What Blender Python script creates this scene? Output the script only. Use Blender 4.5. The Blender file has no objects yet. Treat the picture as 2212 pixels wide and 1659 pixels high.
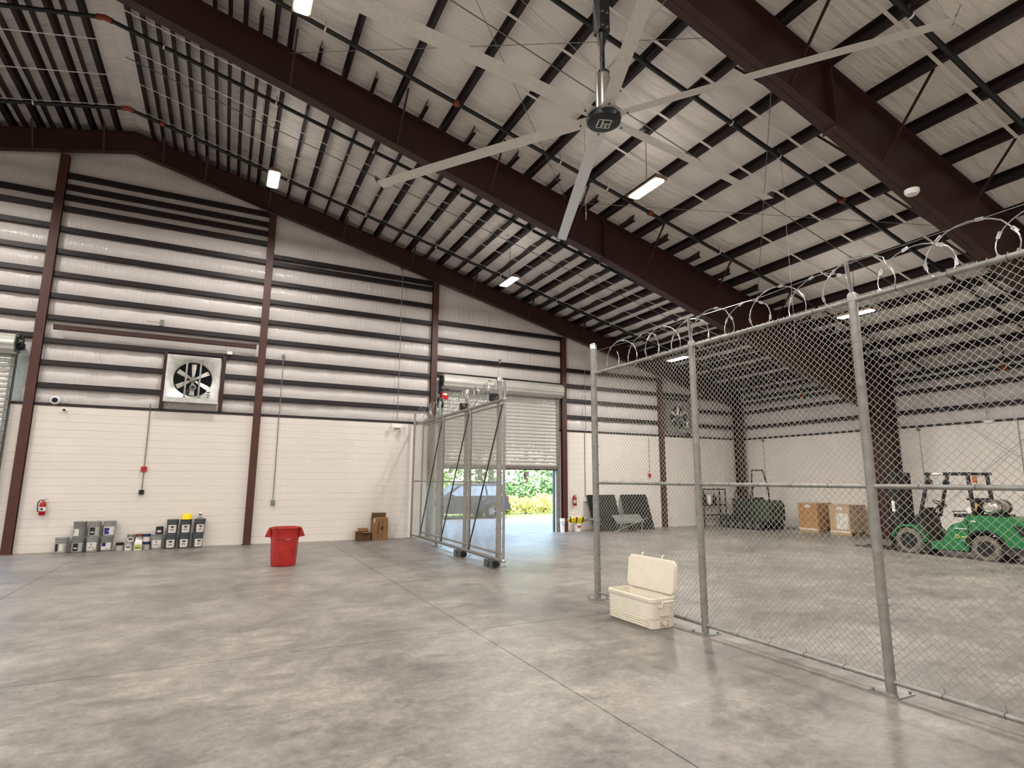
import bpy, bmesh, math, random
from mathutils import Vector, Matrix
rnd = random.Random(7)
PI = math.pi
S = bpy.context.scene
COL = S.collection

# ---------------------------------------------------------------- camera
D = 18.112            # inner face of the end wall
XF = 5.443            # chain link fence line
XS = 20.72            # inner face of the side wall
CAMZ = 1.8447
def make_camera():
    f, yaw, pit, rol = 1216.288, 0.4671, 0.1688, 0.0056
    cy, sy, cp, sp = math.cos(yaw), math.sin(yaw), math.cos(pit), math.sin(pit)
    fwd = Vector((sy*cp, cy*cp, sp)); right = Vector((cy, -sy, 0)); up = right.cross(fwd)
    r2 = math.cos(rol)*right + math.sin(rol)*up
    u2 = -math.sin(rol)*right + math.cos(rol)*up
    cd = bpy.data.cameras.new('camera'); cd.sensor_width = 36.0; cd.lens = f*36.0/2212.0
    cd.clip_start = 0.05; cd.clip_end = 500
    o = bpy.data.objects.new('camera', cd); COL.objects.link(o)
    m = Matrix.Identity(4)
    for i in range(3):
        m[i][0] = r2[i]; m[i][1] = u2[i]; m[i][2] = -fwd[i]
    m[0][3], m[1][3], m[2][3] = 0, 0, CAMZ
    o.matrix_world = m
    S.camera = o
make_camera()

# ---------------------------------------------------------------- sky, sun, exposure
def make_world():
    w = bpy.data.worlds.new('sky'); S.world = w; w.use_nodes = True
    nt = w.node_tree; nt.nodes.clear()
    out = nt.nodes.new('ShaderNodeOutputWorld'); bg = nt.nodes.new('ShaderNodeBackground')
    sk = nt.nodes.new('ShaderNodeTexSky'); sk.sky_type = 'NISHITA'
    sk.sun_disc = False; sk.sun_elevation = math.radians(47); sk.sun_rotation = math.radians(200)
    sk.altitude = 0; sk.air_density = 1.2; sk.dust_density = 1.5
    bg.inputs['Strength'].default_value = 1.3
    nt.links.new(sk.outputs[0], bg.inputs[0]); nt.links.new(bg.outputs[0], out.inputs[0])
make_world()
def make_sun():
    l = bpy.data.lights.new('sun', 'SUN'); l.energy = 8.0; l.angle = math.radians(0.6); l.color = (1, 0.95, 0.86)
    o = bpy.data.objects.new('sun', l); COL.objects.link(o)
    d = Vector((0.25, 0.9, -1.0)).normalized()
    o.rotation_euler = d.to_track_quat('-Z', 'Y').to_euler()
make_sun()
LAMP_W = 150.0        # watts of each ceiling lamp's own light
S.view_settings.view_transform = 'Standard'
S.view_settings.look = 'None'
S.view_settings.exposure = 0.80
S.view_settings.gamma = 1.0
S.view_settings.use_curve_mapping = False

# ---------------------------------------------------------------- helpers
def tag(o, label=None, cat=None, group=None, kind=None):
    if label: o['label'] = label
    if cat: o['category'] = cat
    if group: o['group'] = group
    if kind: o['kind'] = kind
    return o
def empty(name, loc=(0, 0, 0), rz=0.0, label=None, cat=None, group=None, kind=None, parent=None):
    o = bpy.data.objects.new(name, None); COL.objects.link(o)
    o.empty_display_size = 0.1
    o.location = loc; o.rotation_euler = (0, 0, rz)
    if parent: o.parent = parent
    return tag(o, label, cat, group, kind)
def inst(name, me, parent=None, loc=(0, 0, 0), rot=(0, 0, 0), scale=(1, 1, 1)):
    o = bpy.data.objects.new(name, me); COL.objects.link(o)
    o.location = loc; o.rotation_euler = rot; o.scale = scale
    if parent: o.parent = parent
    return o
def copy_tree(o, parent=None, **kw):
    c = o.copy(); COL.objects.link(c)
    if parent: c.parent = parent
    for ch in list(o.children): copy_tree(ch, c)
    for k, v in kw.items():
        if k == 'loc': c.location = v
        elif k == 'rz': c.rotation_euler = (0, 0, v)
        else: c['category' if k == 'cat' else k] = v
    return c

class MB:
    def __init__(s): s.v = []; s.f = []
    def add(s, vs, fs):
        n = len(s.v); s.v.extend([tuple(v) for v in vs]); s.f.extend([tuple(i+n for i in f) for f in fs]); return s
    def box(s, x0, x1, y0, y1, z0, z1):
        return s.add([(x0,y0,z0),(x1,y0,z0),(x1,y1,z0),(x0,y1,z0),(x0,y0,z1),(x1,y0,z1),(x1,y1,z1),(x0,y1,z1)],
                     [(0,3,2,1),(4,5,6,7),(0,1,5,4),(1,2,6,5),(2,3,7,6),(3,0,4,7)])
    def cb(s, c, sz, rot=None):
        m = MB().box(-sz[0]/2, sz[0]/2, -sz[1]/2, sz[1]/2, -sz[2]/2, sz[2]/2)
        R = rot if rot is not None else Matrix.Identity(3)
        return s.add([Vector(c)+R@Vector(v) for v in m.v], m.f)
    def beam(s, p0, p1, w, h, up=(0, 0, 1)):
        p0 = Vector(p0); p1 = Vector(p1); t = (p1-p0).normalized()
        u = Vector(up)
        if abs(t.dot(u)) > 0.98: u = Vector((0, 1, 0))
        a = t.cross(u).normalized(); b = a.cross(t).normalized()
        vs = []
        for p in (p0, p1):
            for i, j in ((-1,-1),(1,-1),(1,1),(-1,1)): vs.append(p + a*(w/2*i) + b*(h/2*j))
        return s.add(vs, [(0,1,2,3),(7,6,5,4),(0,4,5,1),(1,5,6,2),(2,6,7,3),(3,7,4,0)])
    def tube(s, pts, r, n=6, closed=False, caps=True):
        P = [Vector(p) for p in pts]; m = len(P); vs = []
        R = r if isinstance(r, (list, tuple)) else [r]*m
        prev = None
        for i in range(m):
            if closed: t = P[(i+1) % m]-P[i-1]
            elif i == 0: t = P[1]-P[0]
            elif i == m-1: t = P[-1]-P[-2]
            else: t = P[i+1]-P[i-1]
            if t.length < 1e-9: t = Vector((0, 0, 1))
            t.normalize()
            if prev is None:
                u = Vector((0, 0, 1)) if abs(t.z) < 0.9 else Vector((1, 0, 0))
                a = t.cross(u).normalized()
            else:
                a = prev - t*prev.dot(t)
                a = a.normalized() if a.length > 1e-6 else t.cross(Vector((0.3, 0.5, 0.8))).normalized()
            prev = a; b = t.cross(a)
            for k in range(n):
                an = 2*PI*k/n
                vs.append(P[i] + (a*math.cos(an) + b*math.sin(an))*R[i])
        fs = []
        for i in range(m if closed else m-1):
            j = (i+1) % m
            for k in range(n):
                k2 = (k+1) % n
                fs.append((i*n+k, i*n+k2, j*n+k2, j*n+k))
        if caps and not closed:
            fs.append(tuple(range(n-1, -1, -1))); fs.append(tuple((m-1)*n+k for k in range(n)))
        return s.add(vs, fs)
    def cyl(s, p0, p1, r, r1=None, n=12, caps=True):
        return s.tube([p0, p1], [r, r if r1 is None else r1], n, caps=caps)
    def lathe(s, prof, n=24, c=(0, 0, 0), sx=1, sy=1, cap=True):
        vs = []; fs = []; m = len(prof)
        for r, z in prof:
            for k in range(n):
                a = 2*PI*k/n; vs.append((c[0]+r*math.cos(a)*sx, c[1]+r*math.sin(a)*sy, c[2]+z))
        for i in range(m-1):
            for k in range(n):
                k2 = (k+1) % n; fs.append((i*n+k, i*n+k2, (i+1)*n+k2, (i+1)*n+k))
        if cap and prof[0][0] > 1e-4: fs.append(tuple(range(n-1, -1, -1)))
        if cap and prof[-1][0] > 1e-4: fs.append(tuple((m-1)*n+k for k in range(n)))
        return s.add(vs, fs)
    def prism(s, poly, axis, a0, a1):
        n = len(poly); vs = []
        for a in (a0, a1):
            for p in poly:
                q = [0, 0, 0]; o = [i for i in range(3) if i != axis]
                q[axis] = a; q[o[0]] = p[0]; q[o[1]] = p[1]; vs.append(tuple(q))
        fs = [tuple(range(n)), tuple(range(2*n-1, n-1, -1))]
        for i in range(n):
            j = (i+1) % n; fs.append((i, i+n, j+n, j))
        return s.add(vs, fs)
    def loft(s, rings, capa=True, capb=True):
        n = len(rings[0]); vs = [p for r in rings for p in r]; fs = []
        for i in range(len(rings)-1):
            for k in range(n):
                k2 = (k+1) % n; fs.append((i*n+k, i*n+k2, (i+1)*n+k2, (i+1)*n+k))
        if capa: fs.append(tuple(range(n-1, -1, -1)))
        if capb: fs.append(tuple((len(rings)-1)*n+k for k in range(n)))
        return s.add(vs, fs)
    def xf(s, M):
        s.v = [tuple(M @ Vector(v)) for v in s.v]; return s
    def mesh(s, name, mat, smooth=None):
        me = bpy.data.meshes.new(name); me.from_pydata(s.v, [], s.f); me.update()
        bm = bmesh.new(); bm.from_mesh(me); bmesh.ops.recalc_face_normals(bm, faces=bm.faces); bm.to_mesh(me); bm.free()
        if mat: me.materials.append(mat)
        if smooth is not None:
            me.shade_smooth(); me.set_sharp_from_angle(angle=math.radians(smooth))
        return me
    def build(s, name, mat, parent=None, smooth=None, loc=(0, 0, 0), rot=(0, 0, 0)):
        return inst(name, s.mesh(name, mat, smooth), parent, loc, rot)

def rrect(w, h, r, n=4):
    """rounded rectangle outline centred at 0"""
    out = []
    for cx, cy, a0 in ((w/2-r, h/2-r, 0), (-w/2+r, h/2-r, 90), (-w/2+r, -h/2+r, 180), (w/2-r, -h/2+r, 270)):
        for k in range(n+1):
            a = math.radians(a0+90*k/n); out.append((cx+r*math.cos(a), cy+r*math.sin(a)))
    return out
def rbox(mb, x0, x1, y0, y1, z0, z1, r, n=4, taper=0.0):
    """box with rounded vertical corners"""
    cx, cy = (x0+x1)/2, (y0+y1)/2
    o = rrect(x1-x0, y1-y0, r, n); i = rrect(x1-x0-2*taper, y1-y0-2*taper, max(r-taper, 0.002), n)
    mb.loft([[(cx+p[0], cy+p[1], z0) for p in i], [(cx+p[0], cy+p[1], z1) for p in o]])
    return mb

# ---------------------------------------------------------------- materials
def srgb(c):
    return tuple(((v/255)/12.92 if v/255 <= 0.04045 else ((v/255+0.055)/1.055)**2.4) for v in c) + (1,)
MATS = {}
def mat(name, col, rough=0.6, metal=0.0, var=0.12, scale=6.0, bump=0.0, bscale=40.0, stretch=(1, 1, 1), col2=None, emit=0.0, ior=1.45, detail=4, spec=0.5):
    if name in MATS: return MATS[name]
    m = bpy.data.materials.new(name); m.use_nodes = True
    nt = m.node_tree; b = nt.nodes['Principled BSDF']; L = nt.links
    c1 = srgb(col); c2 = srgb(col2) if col2 else tuple(max(0, v*(1-var*2)) for v in c1[:3])+(1,)
    tc = nt.nodes.new('ShaderNodeTexCoord'); mp = nt.nodes.new('ShaderNodeMapping')
    mp.inputs['Scale'].default_value = stretch
    L.new(tc.outputs['Object'], mp.inputs['Vector'])
    nz = nt.nodes.new('ShaderNodeTexNoise'); nz.inputs['Scale'].default_value = scale; nz.inputs['Detail'].default_value = detail
    L.new(mp.outputs[0], nz.inputs['Vector'])
    rp = nt.nodes.new('ShaderNodeValToRGB')
    rp.color_ramp.elements[0].position = 0.35; rp.color_ramp.elements[1].position = 0.68
    rp.color_ramp.elements[0].color = c2; rp.color_ramp.elements[1].color = c1
    L.new(nz.outputs[0], rp.inputs[0]); L.new(rp.outputs[0], b.inputs['Base Color'])
    b.inputs['Roughness'].default_value = rough; b.inputs['Metallic'].default_value = metal
    b.inputs['IOR'].default_value = ior; b.inputs['Specular IOR Level'].default_value = spec
    if bump:
        n2 = nt.nodes.new('ShaderNodeTexNoise'); n2.inputs['Scale'].default_value = bscale; n2.inputs['Detail'].default_value = 5
        L.new(mp.outputs[0], n2.inputs['Vector'])
        bp = nt.nodes.new('ShaderNodeBump'); bp.inputs['Strength'].default_value = bump; bp.inputs['Distance'].default_value = 0.02
        L.new(n2.outputs[0], bp.inputs['Height']); L.new(bp.outputs[0], b.inputs['Normal'])
    if emit:
        b.inputs['Emission Color'].default_value = c1; b.inputs['Emission Strength'].default_value = emit
    MATS[name] = m; return m
def floor_mat():
    m = bpy.data.materials.new('polished_concrete'); m.use_nodes = True
    nt = m.node_tree; b = nt.nodes['Principled BSDF']; L = nt.links
    geo = nt.nodes.new('ShaderNodeNewGeometry')
    def noise(sc, det, rough=0.6, dist=0.0, st=(1, 1, 1)):
        mp = nt.nodes.new('ShaderNodeMapping'); mp.inputs['Scale'].default_value = st
        L.new(geo.outputs['Position'], mp.inputs['Vector'])
        n = nt.nodes.new('ShaderNodeTexNoise'); n.inputs['Scale'].default_value = sc; n.inputs['Detail'].default_value = det
        n.inputs['Roughness'].default_value = rough; n.inputs['Distortion'].default_value = dist
        L.new(mp.outputs[0], n.inputs['Vector']); return n
    def ramp(src, p0, p1, c0, c1):
        r = nt.nodes.new('ShaderNodeValToRGB'); e = r.color_ramp.elements
        e[0].position = p0; e[1].position = p1; e[0].color = c0; e[1].color = c1
        L.new(src, r.inputs[0]); return r
    a = noise(0.5, 8, 0.62, 0.5); bb = noise(3.4, 12, 0.80, 0.25, (1, 1.25, 1)); cc = noise(17, 10, 0.82); dd = noise(0.9, 10, .70, .35, (1, 1.2, 1))
    r1 = ramp(a.outputs[0], 0.36, 0.66, srgb((102, 98, 94)), srgb((162, 157, 150)))
    r2 = ramp(bb.outputs[0], 0.37, 0.66, srgb((100, 96, 92)), srgb((174, 168, 160)))
    mx = nt.nodes.new('ShaderNodeMix'); mx.data_type = 'RGBA'; mx.inputs[0].default_value = 0.55
    L.new(r1.outputs[0], mx.inputs[6]); L.new(r2.outputs[0], mx.inputs[7])
    r3 = ramp(cc.outputs[0], 0.3, 0.75, (0.60, 0.60, 0.60, 1), (1.28, 1.27, 1.26, 1))
    mm = nt.nodes.new('ShaderNodeMix'); mm.data_type = 'RGBA'; mm.blend_type = 'MULTIPLY'; mm.inputs[0].default_value = 1
    L.new(mx.outputs[2], mm.inputs[6]); L.new(r3.outputs[0], mm.inputs[7])
    r4 = ramp(dd.outputs[0], 0.38, 0.62, (0.74, 0.74, 0.75, 1), (1.12, 1.11, 1.09, 1))
    m2 = nt.nodes.new('ShaderNodeMix'); m2.data_type = 'RGBA'; m2.blend_type = 'MULTIPLY'; m2.inputs[0].default_value = 1
    L.new(mm.outputs[2], m2.inputs[6]); L.new(r4.outputs[0], m2.inputs[7])
    L.new(m2.outputs[2], b.inputs['Base Color'])
    rr = nt.nodes.new('ShaderNodeMapRange'); rr.inputs[1].default_value = 0.3; rr.inputs[2].default_value = 0.7
    rr.inputs[3].default_value = 0.30; rr.inputs[4].default_value = 0.52
    L.new(bb.outputs[0], rr.inputs[0]); L.new(rr.outputs[0], b.inputs['Roughness'])
    bp = nt.nodes.new('ShaderNodeBump'); bp.inputs['Strength'].default_value = 0.05; bp.inputs['Distance'].default_value = 0.01
    L.new(cc.outputs[0], bp.inputs['Height']); L.new(bp.outputs[0], b.inputs['Normal'])
    return m
M_FLOOR = floor_mat()
def vinyl_mat(name, col, st, sc, strength, rough, dist):
    """white vinyl insulation facing with long fine wrinkles"""
    m = bpy.data.materials.new(name); m.use_nodes = True
    nt = m.node_tree; b = nt.nodes['Principled BSDF']; L = nt.links
    geo = nt.nodes.new('ShaderNodeNewGeometry')
    mp = nt.nodes.new('ShaderNodeMapping'); mp.inputs['Scale'].default_value = st
    L.new(geo.outputs['Position'], mp.inputs['Vector'])
    n1 = nt.nodes.new('ShaderNodeTexNoise'); n1.inputs['Scale'].default_value = sc; n1.inputs['Detail'].default_value = 5
    n1.inputs['Distortion'].default_value = 0.35
    L.new(mp.outputs[0], n1.inputs['Vector'])
    n2 = nt.nodes.new('ShaderNodeTexNoise'); n2.inputs['Scale'].default_value = 1.1; n2.inputs['Detail'].default_value = 2
    L.new(geo.outputs['Position'], n2.inputs['Vector'])
    ml = nt.nodes.new('ShaderNodeMath'); ml.operation = 'MULTIPLY'
    L.new(n1.outputs[0], ml.inputs[0]); L.new(n2.outputs[0], ml.inputs[1])
    bp = nt.nodes.new('ShaderNodeBump'); bp.inputs['Strength'].default_value = strength; bp.inputs['Distance'].default_value = dist
    L.new(ml.outputs[0], bp.inputs['Height']); L.new(bp.outputs[0], b.inputs['Normal'])
    b.inputs['Base Color'].default_value = srgb(col); b.inputs['Roughness'].default_value = rough
    return m
M_WALLVINYL = vinyl_mat('wall_vinyl', (214, 208, 206), (22, 22, 0.9), 1.0, 1.0, 0.16, .06)
M_ROOFVINYL = vinyl_mat('roof_vinyl', (230, 225, 219), (1.1, 9.0, 1.1), 1.0, 1.0, 0.42, .11)
M_SIDEVINYL = vinyl_mat('side_vinyl', (214, 208, 206), (14, 12, 0.9), 1.0, 0.8, 0.34, .035)
M_BLOCK = mat('block_paint', (224, 217, 210), 0.62, var=0.03, scale=1.2, bump=0.15, bscale=90)
M_OXIDE = mat('red_oxide_steel', (60, 31, 28), 0.5, var=0.10, scale=3, bump=0.03, bscale=60)
M_COLUMN = mat('column_steel', (78, 42, 36), 0.5, var=0.10, scale=3)
M_GIRT = mat('girt_steel_shaded', (27, 19, 18), 0.5, var=0.12, scale=3)  # darker than the columns: shade of the undersides put into the colour
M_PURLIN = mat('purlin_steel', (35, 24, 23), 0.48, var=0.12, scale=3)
M_GALV = mat('galvanized_steel', (158, 160, 157), 0.42, 0.75, var=0.12, scale=14)
M_GALVD = mat('galvanized_dull', (140, 143, 138), 0.55, 0.6, var=0.15, scale=10)
M_BRIGHT = mat('bright_zinc', (200, 202, 200), 0.28, 0.85, var=0.1, scale=9, bump=0.25, bscale=7)
M_ALU = mat('brushed_aluminium', (222, 219, 213), 0.4, 0.35, var=0.05, scale=20)
M_BLACK = mat('black_paint', (22, 23, 24), 0.45, var=0.15, scale=9)
M_BLKPIPE = mat('black_pipe', (34, 38, 37), 0.42, 0.2, var=0.15, scale=9)
M_WHITE = mat('white_paint', (232, 230, 226), 0.5, var=0.03, scale=8)
M_STRAP = mat('white_strap', (222, 216, 208), 0.5, var=0.04, scale=8)
M_ORANGE = mat('orange_coupling', (150, 62, 38), 0.5, var=0.15, scale=30)
M_RED = mat('red_paint', (176, 32, 28), 0.35, var=0.1, scale=12)
M_DARKBACK = mat('dark_louver', (24, 32, 38), 0.5, var=0.2, scale=12)
M_SLAT = mat('door_slat', (190, 188, 182), 0.45, 0.15, var=0.05, scale=4)
M_RUBBER = mat('rubber', (30, 29, 27), 0.75, var=0.2, scale=20)
M_CONDUIT = mat('conduit_steel', (150, 150, 148), 0.4, 0.6, var=0.1, scale=20)
# ================================================================ structure
RX, RZ, RS = -3.0, 11.5, 0.25          # ridge x, purlin underside at the ridge, roof slope
YB = -14.0                              # wall behind the camera
XL = -26.72                             # far left wall
def zp(x): return RZ - RS*abs(x-RX)     # underside of the purlins
ANG = math.atan(RS)
# ---- floor: saw-cut slabs
fl = empty('floor', kind='structure')
def floor_slabs():
    xs = [XL-.2, -20.5, -14.65, -8.78, -2.9, 2.92, 8.78, 14.62, XS+.2]; ys = [YB-.2, -5.75, 6.85, D+.2]
    g = 0.005
    for i in range(len(xs)-1):
        for j in range(len(ys)-1):
            MB().box(xs[i]+g, xs[i+1]-g, ys[j]+g, ys[j+1]-g, -0.14, 0.0).build('slab', M_FLOOR, fl)
    MB().box(XL-.2, XS+.2, YB-.2, D+.2, -0.16, -0.012).build('joint_bed', mat('joint_filler', (96, 90, 84), 0.8), fl)
floor_slabs()

# ---- end wall (wall_back): painted block to 3.66 m, insulated girts above
D1 = (-10.3, -4.98); D2 = (6.45, 10.95)       # door openings along x
HC = 3.658; CH = HC/18
wb = empty('wall_back', kind='structure')
def end_wall_core():
    m = MB()
    for x0, x1 in ((XL-.2, D1[0]), (D1[1], D2[0]), (D2[1], XS+.2)): m.box(x0, x1, D+.006, D+.2, 0, HC)
    m.build('mortar', M_BLOCK, wb)
end_wall_core()
def block_mesh(L, h):
    g = 0.005; c = 0.003; q = .0003
    m = MB()
    o = [(q, 0.007, g), (L-q, 0.007, g), (L-q, 0.007, h-g), (q, 0.007, h-g)]
    i = [(2*q, 0, g+c), (L-2*q, 0, g+c), (L-2*q, 0, h-g-c), (2*q, 0, h-g-c)]
    return m.add(o+i, [(4, 5, 6, 7), (0, 1, 5, 4), (1, 2, 6, 5), (2, 3, 7, 6), (3, 0, 4, 7)])
def end_wall_blocks():
    L = 0.4064; spots = []
    for x0, x1 in ((D1[1], D2[0]), (D2[1], XS)):
        for r in range(18):
            x = x0 + (0 if r % 2 == 0 else -L/2)
            while x < x1-0.01:
                a, b = max(x, x0), min(x+L, x1)
                if b-a > 0.03: spots.append((a, b, r))
                x += L
    spots.sort(key=lambda s: ((s[0]+s[1])/2)**2 + D*D + (s[2]*CH-1.8)**2)
    cache = {}; rest = MB()
    for k, (a, b, r) in enumerate(spots):
        key = round(b-a, 3)
        if k < 300:
            if key not in cache: cache[key] = block_mesh(b-a, CH).mesh('block', M_BLOCK)
            inst('block', cache[key], wb, (a, D, r*CH))
        else:
            bm_ = block_mesh(b-a, CH); rest.add([(v[0]+a, v[1]+D, v[2]+r*CH) for v in bm_.v], bm_.f)
    tag(rest.build('block_courses', M_BLOCK, wb), kind='stuff')
end_wall_blocks()
COLX = [-4.53, 0.73, 6.10, 11.30, 16.05]
GIRT_BAYS = [
    (-10.2, -4.63, [9.35, 9.0, 8.46, 7.8, 7.2, 6.6, 6.0, 5.45]),
    (-4.43, 0.63, [9.96, 9.63, 9.33, 9.0, 8.41, 7.78, 7.15, 6.56, 5.97, 5.35, 4.77, 4.18]),
    (0.83, 6.0, [8.62, 8.40, 7.78, 7.17, 6.53, 5.93, 5.32, 4.73, 4.19]),
    (6.2, 11.2, [7.25, 6.63, 6.0, 5.42]),
    (11.4, 15.95, [6.04, 5.43, 4.86, 4.23]),
    (16.15, 20.2, [5.45, 4.85, 4.21]),
    (XL, -10.2, [8.4, 7.8, 7.2, 6.6, 6.0, 5.4, 4.8, 4.2]),
]
FANS = [(-1.65, -0.29), (16.22, 17.55)]
def girt_mesh(L):
    m = MB()
    m.box(0, L, -0.07, 0.10, -0.07, -0.063); m.box(0, L, -0.07, -0.063, -0.07, 0.06); m.box(0, L, 0.093, 0.10, -0.12, -0.063)
    m.box(0, L, -0.07, -0.045, 0.054, 0.06)
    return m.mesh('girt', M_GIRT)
def end_wall_girts():
    cache = {}
    def one(a, b, z):
        k = round(b-a, 2)
        if k not in cache: cache[k] = girt_mesh(b-a)
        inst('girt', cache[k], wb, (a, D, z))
    for x0, x1, zs in GIRT_BAYS:
        for z in zs:
            # girts stop under the sloped rafter
            b = x1
            lim = (RZ-0.05-z)/RS + RX
            if lim < x0+0.3 and x0 > RX: continue
            b = min(x1, lim) if x0 > RX-2 else x1
            cuts = [(x0, b)]
            for f0, f1 in FANS:
                if 4.0 < z < 5.2 and x0 < f0 < x1: cuts = [(x0, f0-.03), (f1+.03, b)]
            for a, c in cuts:
                if c-a > .05: one(a, c, z)
    # channel on top of the block wall
    for x0, x1 in ((D1[1], 6.0), (11.0, 20.3)):
        MB().box(x0, x1, D-.015, D+.12, HC, HC+.07).build('sill_channel', M_PURLIN, wb)
    for f0, f1 in FANS:
        for a in (f0-.09, f1+.0):
            MB().box(a, a+.09, D-.075, D+.09, HC+.07, 5.32).build('fan_jamb', M_OXIDE, wb)
        MB().box(f0-.09, f1+.09, D-.07, D+.09, 5.24, 5.31).build('fan_header', M_PURLIN, wb)
    m = MB(); m.box(-4.23, .56, D-.24, D-.23, 5.62, 5.74); m.box(-4.23, .56, D-.24, D-.17, 5.735, 5.745); m.box(-4.23, .56, D-.24, D-.17, 5.615, 5.625)
    m.build('channel_rail', M_OXIDE, wb)
end_wall_girts()
def billow_wall(name, mt, parent, a0, a1, levels, top, P, seams):
    """vinyl facing: pinched at the girt levels, bulging in between; P(a, z, off) -> point"""
    da = 0.25; na = max(2, int((a1-a0)/da)); m = MB()
    zs = []
    for i in range(len(levels)-1):
        z0, z1 = levels[i], levels[i+1]; n = max(4, int((z1-z0)/0.12))
        for k in range(n): zs.append((z0+(z1-z0)*k/n, math.sin(PI*k/n)*min(1, (z1-z0)/.45)))
    zs.append((levels[-1], 0))
    vs = []; fs = []
    R = random.Random(3)
    for i in range(na+1):
        a = a0+(a1-a0)*i/na; j = R.uniform(.6, 1.25)
        for z, w in zs:
            zz = min(z, top(a)); vs.append(P(a, zz, 0.075*w*j))
    nz = len(zs)
    for i in range(na):
        for k in range(nz-1): fs.append((i*nz+k, (i+1)*nz+k, (i+1)*nz+k+1, i*nz+k+1))
    m.add(vs, fs)
    return m.build(name, mt, parent, smooth=60)
for x0, x1, zs in GIRT_BAYS:
    lo = HC+.03 if not (x0 == 6.2 or x0 == -10.2) else 4.9
    lv = sorted([lo]+zs); lv += [lv[-1]+k*0.8 for k in range(1, 5)]
    while lv[-1] < RZ: lv.append(lv[-1]+.8)
    billow_wall('insulation', M_WALLVINYL, wb, x0-.12, x1+.12, lv, lambda a: zp(a)+.2, lambda a, z, o: (a, D+.105-o, z), 1)
# outer metal skin of the end wall, so no light leaks in
def end_skin():
    m = MB()
    pts = [(XL-.2, HC), (XL-.2, zp(XL)+.3), (RX, RZ+.4), (XS+.2, zp(XS)+.3), (XS+.2, HC)]
    hole = MB()
    m.prism([(p[0], p[1]) for p in [(XL-.2, 5.2), (XL-.2, zp(XL)+.3), (RX, RZ+.4), (XS+.2, zp(XS)+.3), (XS+.2, 5.2)]], 1, D+.16, D+.2)
    for x0, x1 in ((XL-.2, D1[0]), (D1[1], D2[0]), (D2[1], XS+.2)): m.box(x0, x1, D+.16, D+.2, HC, 5.2)
    m.build('outer_skin', mat('siding', (196, 194, 184), .5), wb)
end_skin()

# ---- right side wall
wr = empty('wall_right', kind='structure')
def side_wall():
    MB().box(XS+.006, XS+.2, YB, D, 0, HC).build('mortar', M_BLOCK, wr)
    L = .4064; rest = MB()
    base = block_mesh(L, CH)
    for r in range(18):
        y = D-(0 if r % 2 else L/2)
        while y > 2.0:
            rest.add([(XS+v[1], y-v[0], v[2]+r*CH) for v in base.v], base.f); y -= L
    tag(rest.build('block_courses', M_BLOCK, wr), kind='stuff')
    for z in (4.20, 4.87, 5.50):
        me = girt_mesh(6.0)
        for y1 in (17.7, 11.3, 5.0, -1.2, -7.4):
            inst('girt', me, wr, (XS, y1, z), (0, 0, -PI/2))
    MB().box(XS-.015, XS+.12, YB, D, HC, HC+.07).build('sill_channel', M_PURLIN, wr)
    billow_wall('insulation', M_SIDEVINYL, wr, YB, D, [HC+.03, 4.20, 4.87, 5.50, 5.95], lambda a: 5.95, lambda a, z, o: (XS+.105-o, a, z), 1)
    MB().box(XS+.16, XS+.2, YB, D+.2, HC, 6.1).build('outer_skin', MATS['siding'], wr)
side_wall()
# ---- unseen walls that close the hall
wl = tag(MB().box(XL-.2, XL, YB, D, 0, 6.1).build('wall_left', M_BLOCK), kind='structure')
m = MB(); m.prism([(XL-.2, 0), (XL-.2, zp(XL)+.3), (RX, RZ+.4), (XS+.2, zp(XS)+.3), (XS+.2, 0)], 1, YB-.2, YB)
wf = tag(m.build('wall_front', M_BLOCK), kind='structure')

# ---- roof
PUR_END = [-2.61+.28*k for k in range(11)] + [.48+.565*k for k in range(36)]      # end bay
PUR_FULL = [-2.61+.56*k for k in range(6)] + [.48+1.13*k for k in range(18)]      # run through every bay
PUR_STUB = [x for x in PUR_END if all(abs(x-f) > .05 for f in PUR_FULL)]
def ceiling():
    ys = [YB + (D+.15-YB)*k/110 for k in range(111)]
    def side(sgn):
        xs = [RX]
        sp = sorted(set([0.0]+[x-RX for x in PUR_FULL]))
        while sp[-1] < 23.4: sp.append(sp[-1]+1.13)
        vs = []; fs = []; cols = []
        for i in range(len(sp)-1):
            n = 4
            for k in range(n): cols.append((sp[i]+(sp[i+1]-sp[i])*k/n, math.sin(PI*k/n)*(sp[i+1]-sp[i])))
        cols.append((sp[-1], 0))
        R = random.Random(5)
        ph = [R.uniform(0, 6) for _ in cols]
        for d, w in cols:
            for j, y in enumerate(ys):
                # billows stretched between the white straps
                bil = 0.5+0.5*math.sin(y*2*PI/1.25+1.2)
                vs.append((RX+sgn*d, y, RZ-RS*d+.215-0.055*w*(0.35+bil)))
        n = len(ys)
        for i in range(len(cols)-1):
            for j in range(n-1): fs.append((i*n+j, (i+1)*n+j, (i+1)*n+j+1, i*n+j+1))
        return vs, fs
    m = MB(); m.add(*side(1)); m.add(*side(-1))
    o = m.build('ceiling', M_ROOFVINYL, smooth=60); tag(o, kind='structure'); return o
cl = ceiling()
m = MB()
m.prism([(RX, RZ+.32), (XS+.3, zp(XS)+.24), (XS+.3, zp(XS)+.28), (RX, RZ+.36)], 1, YB-.2, D+.3)
m.prism([(RX, RZ+.32), (XL-.3, zp(XL)+.24), (XL-.3, zp(XL)+.28), (RX, RZ+.36)], 1, YB-.2, D+.3)
m.build('roof_deck', mat('roof_deck_steel', (150, 150, 146), .5), cl)
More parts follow.
